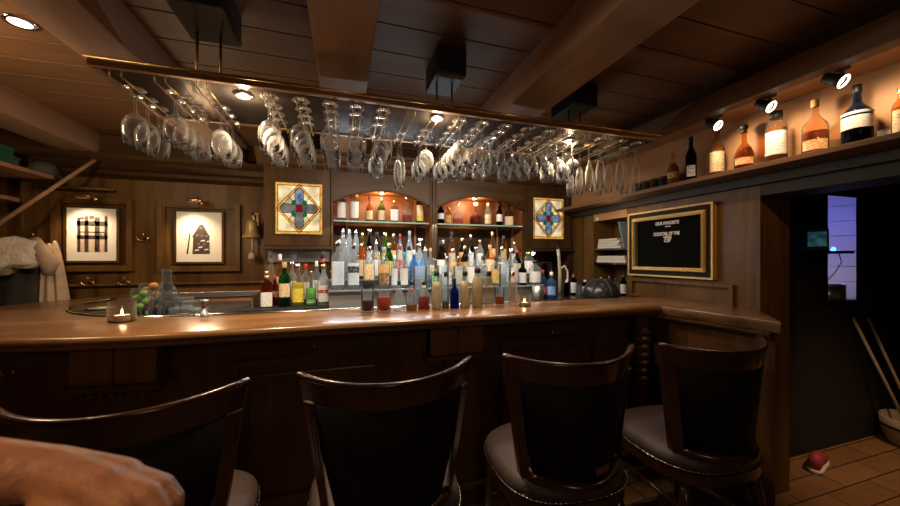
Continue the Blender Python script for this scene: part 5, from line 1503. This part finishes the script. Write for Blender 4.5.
# ------------------------------------------------------------------ bar stools
def stool(label, x, y, rz, plaque=False, first=[None]):
    t = thing('bar_stool', label, 'bar stool', (x, y, 0), rz, 'bar stools along the bar')
    if first[0] is None:
        parts = []
        def arcp(u, half, sag, yb): return (u * half, yb + sag * u * u)
        # seat cushion
        bm = B(); rows = []
        NS = 32
        prof = [(.78, .465), (.96, .47), (1.0, .49), (.99, .515), (.90, .538), (.6, .550), (.25, .554)]
        lathe(bm, [(.28 * a, z, 2.8) for a, z in prof], NS)
        parts.append(mesh('seat', bm, LEATHER_SEAT, t, True))
        bm = lathe(B(), [(.28 * .93, .420, 2.8), (.28 * .985, .425, 2.8), (.28 * .985, .468, 2.8), (.28 * .9, .469, 2.8)], NS)
        parts.append(mesh('seat_rail', bm, W_STOOL, t, 'auto'))
        bm = B()
        NB = 84
        ring_ = sring(.284, .487, 2.8, NB)
        ring_ = sring(.284, .487, 2.8, NB * 3)
        tube(bm, ring_, [.0046 if k % 3 == 0 else .0009 for k in range(NB * 3)], 6, closed=True)
        parts.append(mesh('nail_trim', bm, pbr('nickel_nail', (.78, .68, .55), .25, 1.0), t, True))
        # curved back: crest rail
        def band(zlo, zhi, hl, hh_, th, yb_lo, yb_hi, sag, u0=-1, u1=1, n=20, rise=0.0):
            bm = B(); secs = []
            for i in range(n + 1):
                u = u0 + (u1 - u0) * i / n
                xl, yl = arcp(u, hl, sag, yb_lo); xh, yh = arcp(u, hh_, sag, yb_hi)
                up = rise * abs(u) ** 3
                secs.append([bm.verts.new(c) for c in ((xl, yl - th / 2, zlo), (xl, yl + th / 2, zlo), (xh, yh + th / 2, zhi + up), (xh, yh, zhi + up + .006), (xh, yh - th / 2, zhi + up))])
            m = 5
            for a, b in zip(secs, secs[1:]):
                for k in range(m): bm.faces.new((a[k], a[(k + 1) % m], b[(k + 1) % m], b[k]))
            bm.faces.new(secs[0][::-1]); bm.faces.new(secs[-1])
            return bm
        parts.append(mesh('crest_rail', band(.925, 1.000, .285, .300, .034, -.292, -.305, .15, rise=.016), W_STOOL, t, 'auto'))
        bm = tube(B(), [(arcp(-1 + 2 * i / 20, .300, .15, -.305)[0], arcp(-1 + 2 * i / 20, .300, .15, -.305)[1] - .006, 1.002 + .016 * abs(-1 + 2 * i / 20) ** 3) for i in range(21)], .011, 8)
        parts.append(mesh('crest_bead', bm, W_STOOL, t, True))
        parts.append(mesh('backrest', band(.560, .924, .185, .265, .034, -.285, -.292, .12), LEATHER, t, True))
        for s in (-1, 1):
            bm = band(.42, .930, .210, .286, .030, -.284, -.292, .135, s * .88, s * 1.0, 3)
            parts.append(mesh('stile', bm, W_STOOL, t))
        bm = tube(B(), [(arcp(-1 + 2 * i / 16, .200, .12, -.300)[0], arcp(-1 + 2 * i / 16, .200, .12, -.300)[1], .545) for i in range(17)], .020, 8)
        parts.append(mesh('lower_rail', bm, W_STOOL, t, True))
        for sx in (-1, 1):
            for sy in (-1, 1):
                bm = tube(B(), [(sx * .19, sy * .19, .425), (sx * .21, sy * .21, .3), (sx * .235, sy * .235, .0)], [.026, .022, .017], 8)
                parts.append(mesh('leg', bm, W_STOOL, t, True))
        for pts in (((-.212, -.212, .26), (.212, -.212, .26)), ((-.212, .212, .22), (.212, .212, .22)), ((-.212, -.212, .30), (-.212, .212, .30)), ((.212, -.212, .30), (.212, .212, .30))):
            parts.append(mesh('foot_rail', tube(B(), pts, .012, 8), BRASS_OLD if pts[0][1] == pts[1][1] and pts[0][1] > 0 else W_STOOL, t, True))
        first[0] = parts
    else:
        for p in first[0]:
            c = p.copy(); COL.objects.link(c); c.parent = t
    if plaque:
        bm = B()
        P = []
        for i in range(7):
            u = -.1 + .62 * i / 6 * .6 + .15
            x_, y_ = u * .190, -.285 + .12 * u * u
            P.append((x_, y_ - .0205))
        for (a, b), (c, d) in zip(P, P[1:]):
            prism(bm, [(a, b), (c, d), (c, d - .003), (a, b - .003)], 'z',   .590, .618)
        mesh('brass_plaque', bm, BRASS_OLD, t)
    return t
stool('dark bar stool cut by the frame edge, right behind the closed hand', -.585, 1.365, 0.0)
stool('dark bar stool with curved crest, between the hand and the plaque stool', .160, 1.375, 0.0)
stool('dark bar stool with a small brass plaque low on its back', .905, 1.350, -.06, True)
stool('dark bar stool standing against the short return of the bar', 1.640, 1.300, -.06)

# ------------------------------------------------------------------ dark passage on the right
q = at(832, 251, Y=1.50)
t = thing('terminal_stand', 'black wall stand with a dim teal screen and a blue light beside the hatch', 'screen stand', (q.x - .1, 1.5595, q.z - .02))
mesh('shelf', boxb((-.22, -.16, 0), (.13, 0, .018), .003), BLACK, t)
s = mesh('screen', xform(boxb((-.06, -.006, 0), (.05, .006, .15), .003), Matrix.Translation((-.10, -.08, .02)) @ Matrix.Rotation(-1.1, 4, 'Z')), BLACK, t)
g = mesh('display', xform(boxb((-.05, -.0075, .03), (.04, -.0062, .13)), Matrix.Translation((-.10, -.08, .02)) @ Matrix.Rotation(-1.1, 4, 'Z')), glow('teal_display', (.06, .22, .26), .22, .7, 20), s)
mesh('lamp', lathe(B(), [(.012, .019), (.014, .03), (.008, .045), (1e-7, .048)], 14, off=(.07, -.08, 0)), glow('blue_led', (.05, .22, 1.0), 6), t, True)
mesh('cable', tube(B(), [(.09, -.10, .0), (.095, -.11, -.06), (.07, -.09, -.13), (.05, -.05, -.2)], .003, 6), BLACK, t, True)
q = at(845, 299, Y=1.60)
t = thing('metal_pot', 'shiny steel pot standing on the sill of the blue-lit hatch', 'pot', (HX0 + (HX1 - HX0) * .62, 1.635, HZ0 + .0008))
mesh('body', lathe(B(), [(.10, 0), (.104, .004), (.104, .115), (.098, .115), (.097, .01)], 28, sy=.55), pbr('pale_steel', (.8, .78, .76), .28, .8), t, True)
mesh('rim', tube(B(), [(.104 * math.cos(2 * math.pi * k / 28), .104 * .55 * math.sin(2 * math.pi * k / 28), .115) for k in range(28)], .003, 6, closed=True), CHROME, t, True)
q = at(893, 441, Z=0)
bk = thing('basket', 'low pale woven basket with a dark band on the tiles of the passage', 'basket', (q.x + .05, 1.345, 0))
mesh('body', lathe(B(), [(.14, 0), (.165, .01), (.20, .10), (.205, .20), (.195, .205), (.19, .10), (.13, .012)], 30), pbr('basket_pale', (.42, .36, .28), .8, bump=.6, bscale=70, aniso=(1, 1, 5)), bk, True)
mesh('dark_band', tube(B(), [(.2045 * math.cos(2 * math.pi * k / 30), .2045 * math.sin(2 * math.pi * k / 30), .145) for k in range(30)], .008, 6, closed=True), BLACK, bk, True)
for i, (pxa, pya, nm) in enumerate(((853, 318, 'nearer the hatch'), (868, 318, 'farther from the hatch'))):
    a = at(pxa, pya, Y=1.545); b = Vector((bk.location.x - .03 + .05 * i, 1.36 - .03 * i, .02))
    o = mesh('pole', tube(B(), [(0, 0, 0), (a - b)], .010, 8), pbr('pale_stick', (.45, .40, .33), .5), None, True, tuple(b))
    tag(o, 'thin pale pole leaning up out of the basket, ' + nm, 'pole', 'poles in the basket')
q = at(803, 455, Z=0.0)
t = thing('shoe', 'red and white shoe on the tiles by the end of the bar', 'shoe', (q.x - .075, 1.44, 0), 1.9)
def lofted(secs, mats, name, par):
    bm = B(); rr = []
    for y, hw, z0_, z1_ in secs:
        rr.append([bm.verts.new((hw * math.cos(2 * math.pi * k / 12), y, (z0_ + z1_) / 2 + (z1_ - z0_) / 2 * math.sin(2 * math.pi * k / 12))) for k in range(12)])
    for a, b in zip(rr, rr[1:]):
        for k in range(12): bm.faces.new((a[k], a[(k + 1) % 12], b[(k + 1) % 12], b[k]))
    bm.faces.new(rr[0][::-1]); bm.faces.new(rr[-1])
    return mesh(name, bm, mats, par, True)
lofted([(-.13, .018, .022, .045), (-.11, .038, .02, .065), (-.06, .045, .02, .075), (0, .038, .02, .10), (.06, .036, .02, .12), (.12, .034, .02, .11), (.135, .02, .025, .08)], paint((.30, .04, .05), .6), 'upper', t)
lofted([(-.135, .02, 0, .022), (-.115, .042, 0, .026), (-.06, .049, 0, .026), (.06, .040, 0, .028), (.12, .038, 0, .03), (.142, .02, 0, .028)], paint((.6, .55, .5), .6), 'sole', t)

# ------------------------------------------------------------------ hand of the person at the near left
FW = Vector((SY, CY, 0)); RT = Vector((CY, -SY, 0)); UP = Vector((0, 0, 1))
def cw(u, v, w): return Vector((0, 0, EYE)) + RT * u + FW * v + UP * w
hb = B()
def limb(pts, seg=14):
    """tapered round limb through (point, radius) pairs"""
    for (p0, r0), (p1, r1) in zip(pts, pts[1:]):
        n = max(2, int((p1 - p0).length / .004))
        for i in range(n + 1):
            f = i / n
            m = bmesh.ops.create_icosphere(hb, subdivisions=2, radius=r0 + (r1 - r0) * f)
            bmesh.ops.translate(hb, verts=m['verts'], vec=p0.lerp(p1, f))
limb([(cw(-.74, .22, -.165), .046), (cw(-.60, .33, -.200), .040), (cw(-.475, .398, -.252), .030)])
limb([(cw(-.475, .398, -.252), .030), (cw(-.41, .395, -.270), .028)])
limb([(cw(-.475, .402, -.254), .030), (cw(-.41, .420, -.275), .026)])
KN_ = [(-.362, .374, -.278, .0125), (-.354, .397, -.277, .0130), (-.359, .420, -.283, .0125), (-.371, .441, -.293, .0110)]
for i, (u, v, w, rr) in enumerate(KN_):
    limb([(cw(-.425, .392 + .009 * i, -.268), .022), (cw(u, v, w), rr * 1.1)])
    limb([(cw(u, v, w), rr * 1.1), (cw(u + .016, v - .001, w - .018), rr * .98), (cw(u + .014, v - .002, w - .040), rr * .95), (cw(u - .014, v - .003, w - .062), rr * .86), (cw(u - .038, v - .003, w - .050), rr * .76)])
limb([(cw(-.445, .378, -.276), .020), (cw(-.405, .358, -.290), .0155), (cw(-.368, .352, -.306), .0135), (cw(-.345, .358, -.318), .0105)])
me = bpy.data.meshes.new('hand'); hb.to_mesh(me); hb.free()
hand = bpy.data.objects.new('person', me); COL.objects.link(hand)
rm = hand.modifiers.new('remesh', 'REMESH'); rm.mode = 'VOXEL'; rm.voxel_size = .0032; rm.use_smooth_shade = True
sm = hand.modifiers.new('smooth', 'SMOOTH'); sm.factor = .5; sm.iterations = 6
dg = bpy.context.evaluated_depsgraph_get(); dg.update()
me2 = bpy.data.meshes.new_from_object(hand.evaluated_get(dg))
hand.modifiers.clear(); hand.data = me2; me = me2
for p_ in me.polygons: p_.use_smooth = True
SKIN = pbr('skin', (.46, .22, .12), .5, bump=.3, bscale=90, var=.18, vscale=30)
me.materials.clear(); me.materials.append(SKIN)
tag(hand, 'person holding up a closed hand with curled fingers, close to the camera', 'person')
slv = B()
tube(slv, [cw(-.58, .342, -.204), cw(-.62, .318, -.194), cw(-.78, .19, -.150)], [.052, .058, .066], 18, cap=False)
mesh('sleeve', slv, pbr('sleeve_cloth', (.03, .03, .035), .9), hand, True)

a, b = at(531, 262, Y=3.28), at(552, 296, Y=3.28)
t = thing('wall_mirror', 'small thin-framed mirror standing low behind the blue bottles', 'mirror', ((a.x + b.x) / 2, 3.2985, b.z))
hw, hh = (b.x - a.x) / 2, a.z - b.z
mesh('mirror_pane', boxb((-hw + .008, -.010, .008), (hw - .008, -.002, hh - .008)), pbr('dim_mirror', (.5, .48, .46), .08, 1.0), t)
mesh('frame', rect_frame(B(), -hw, hw, 0, hh, .011, -.018, 0), pbr('pale_frame', (.42, .30, .2), .4), t)
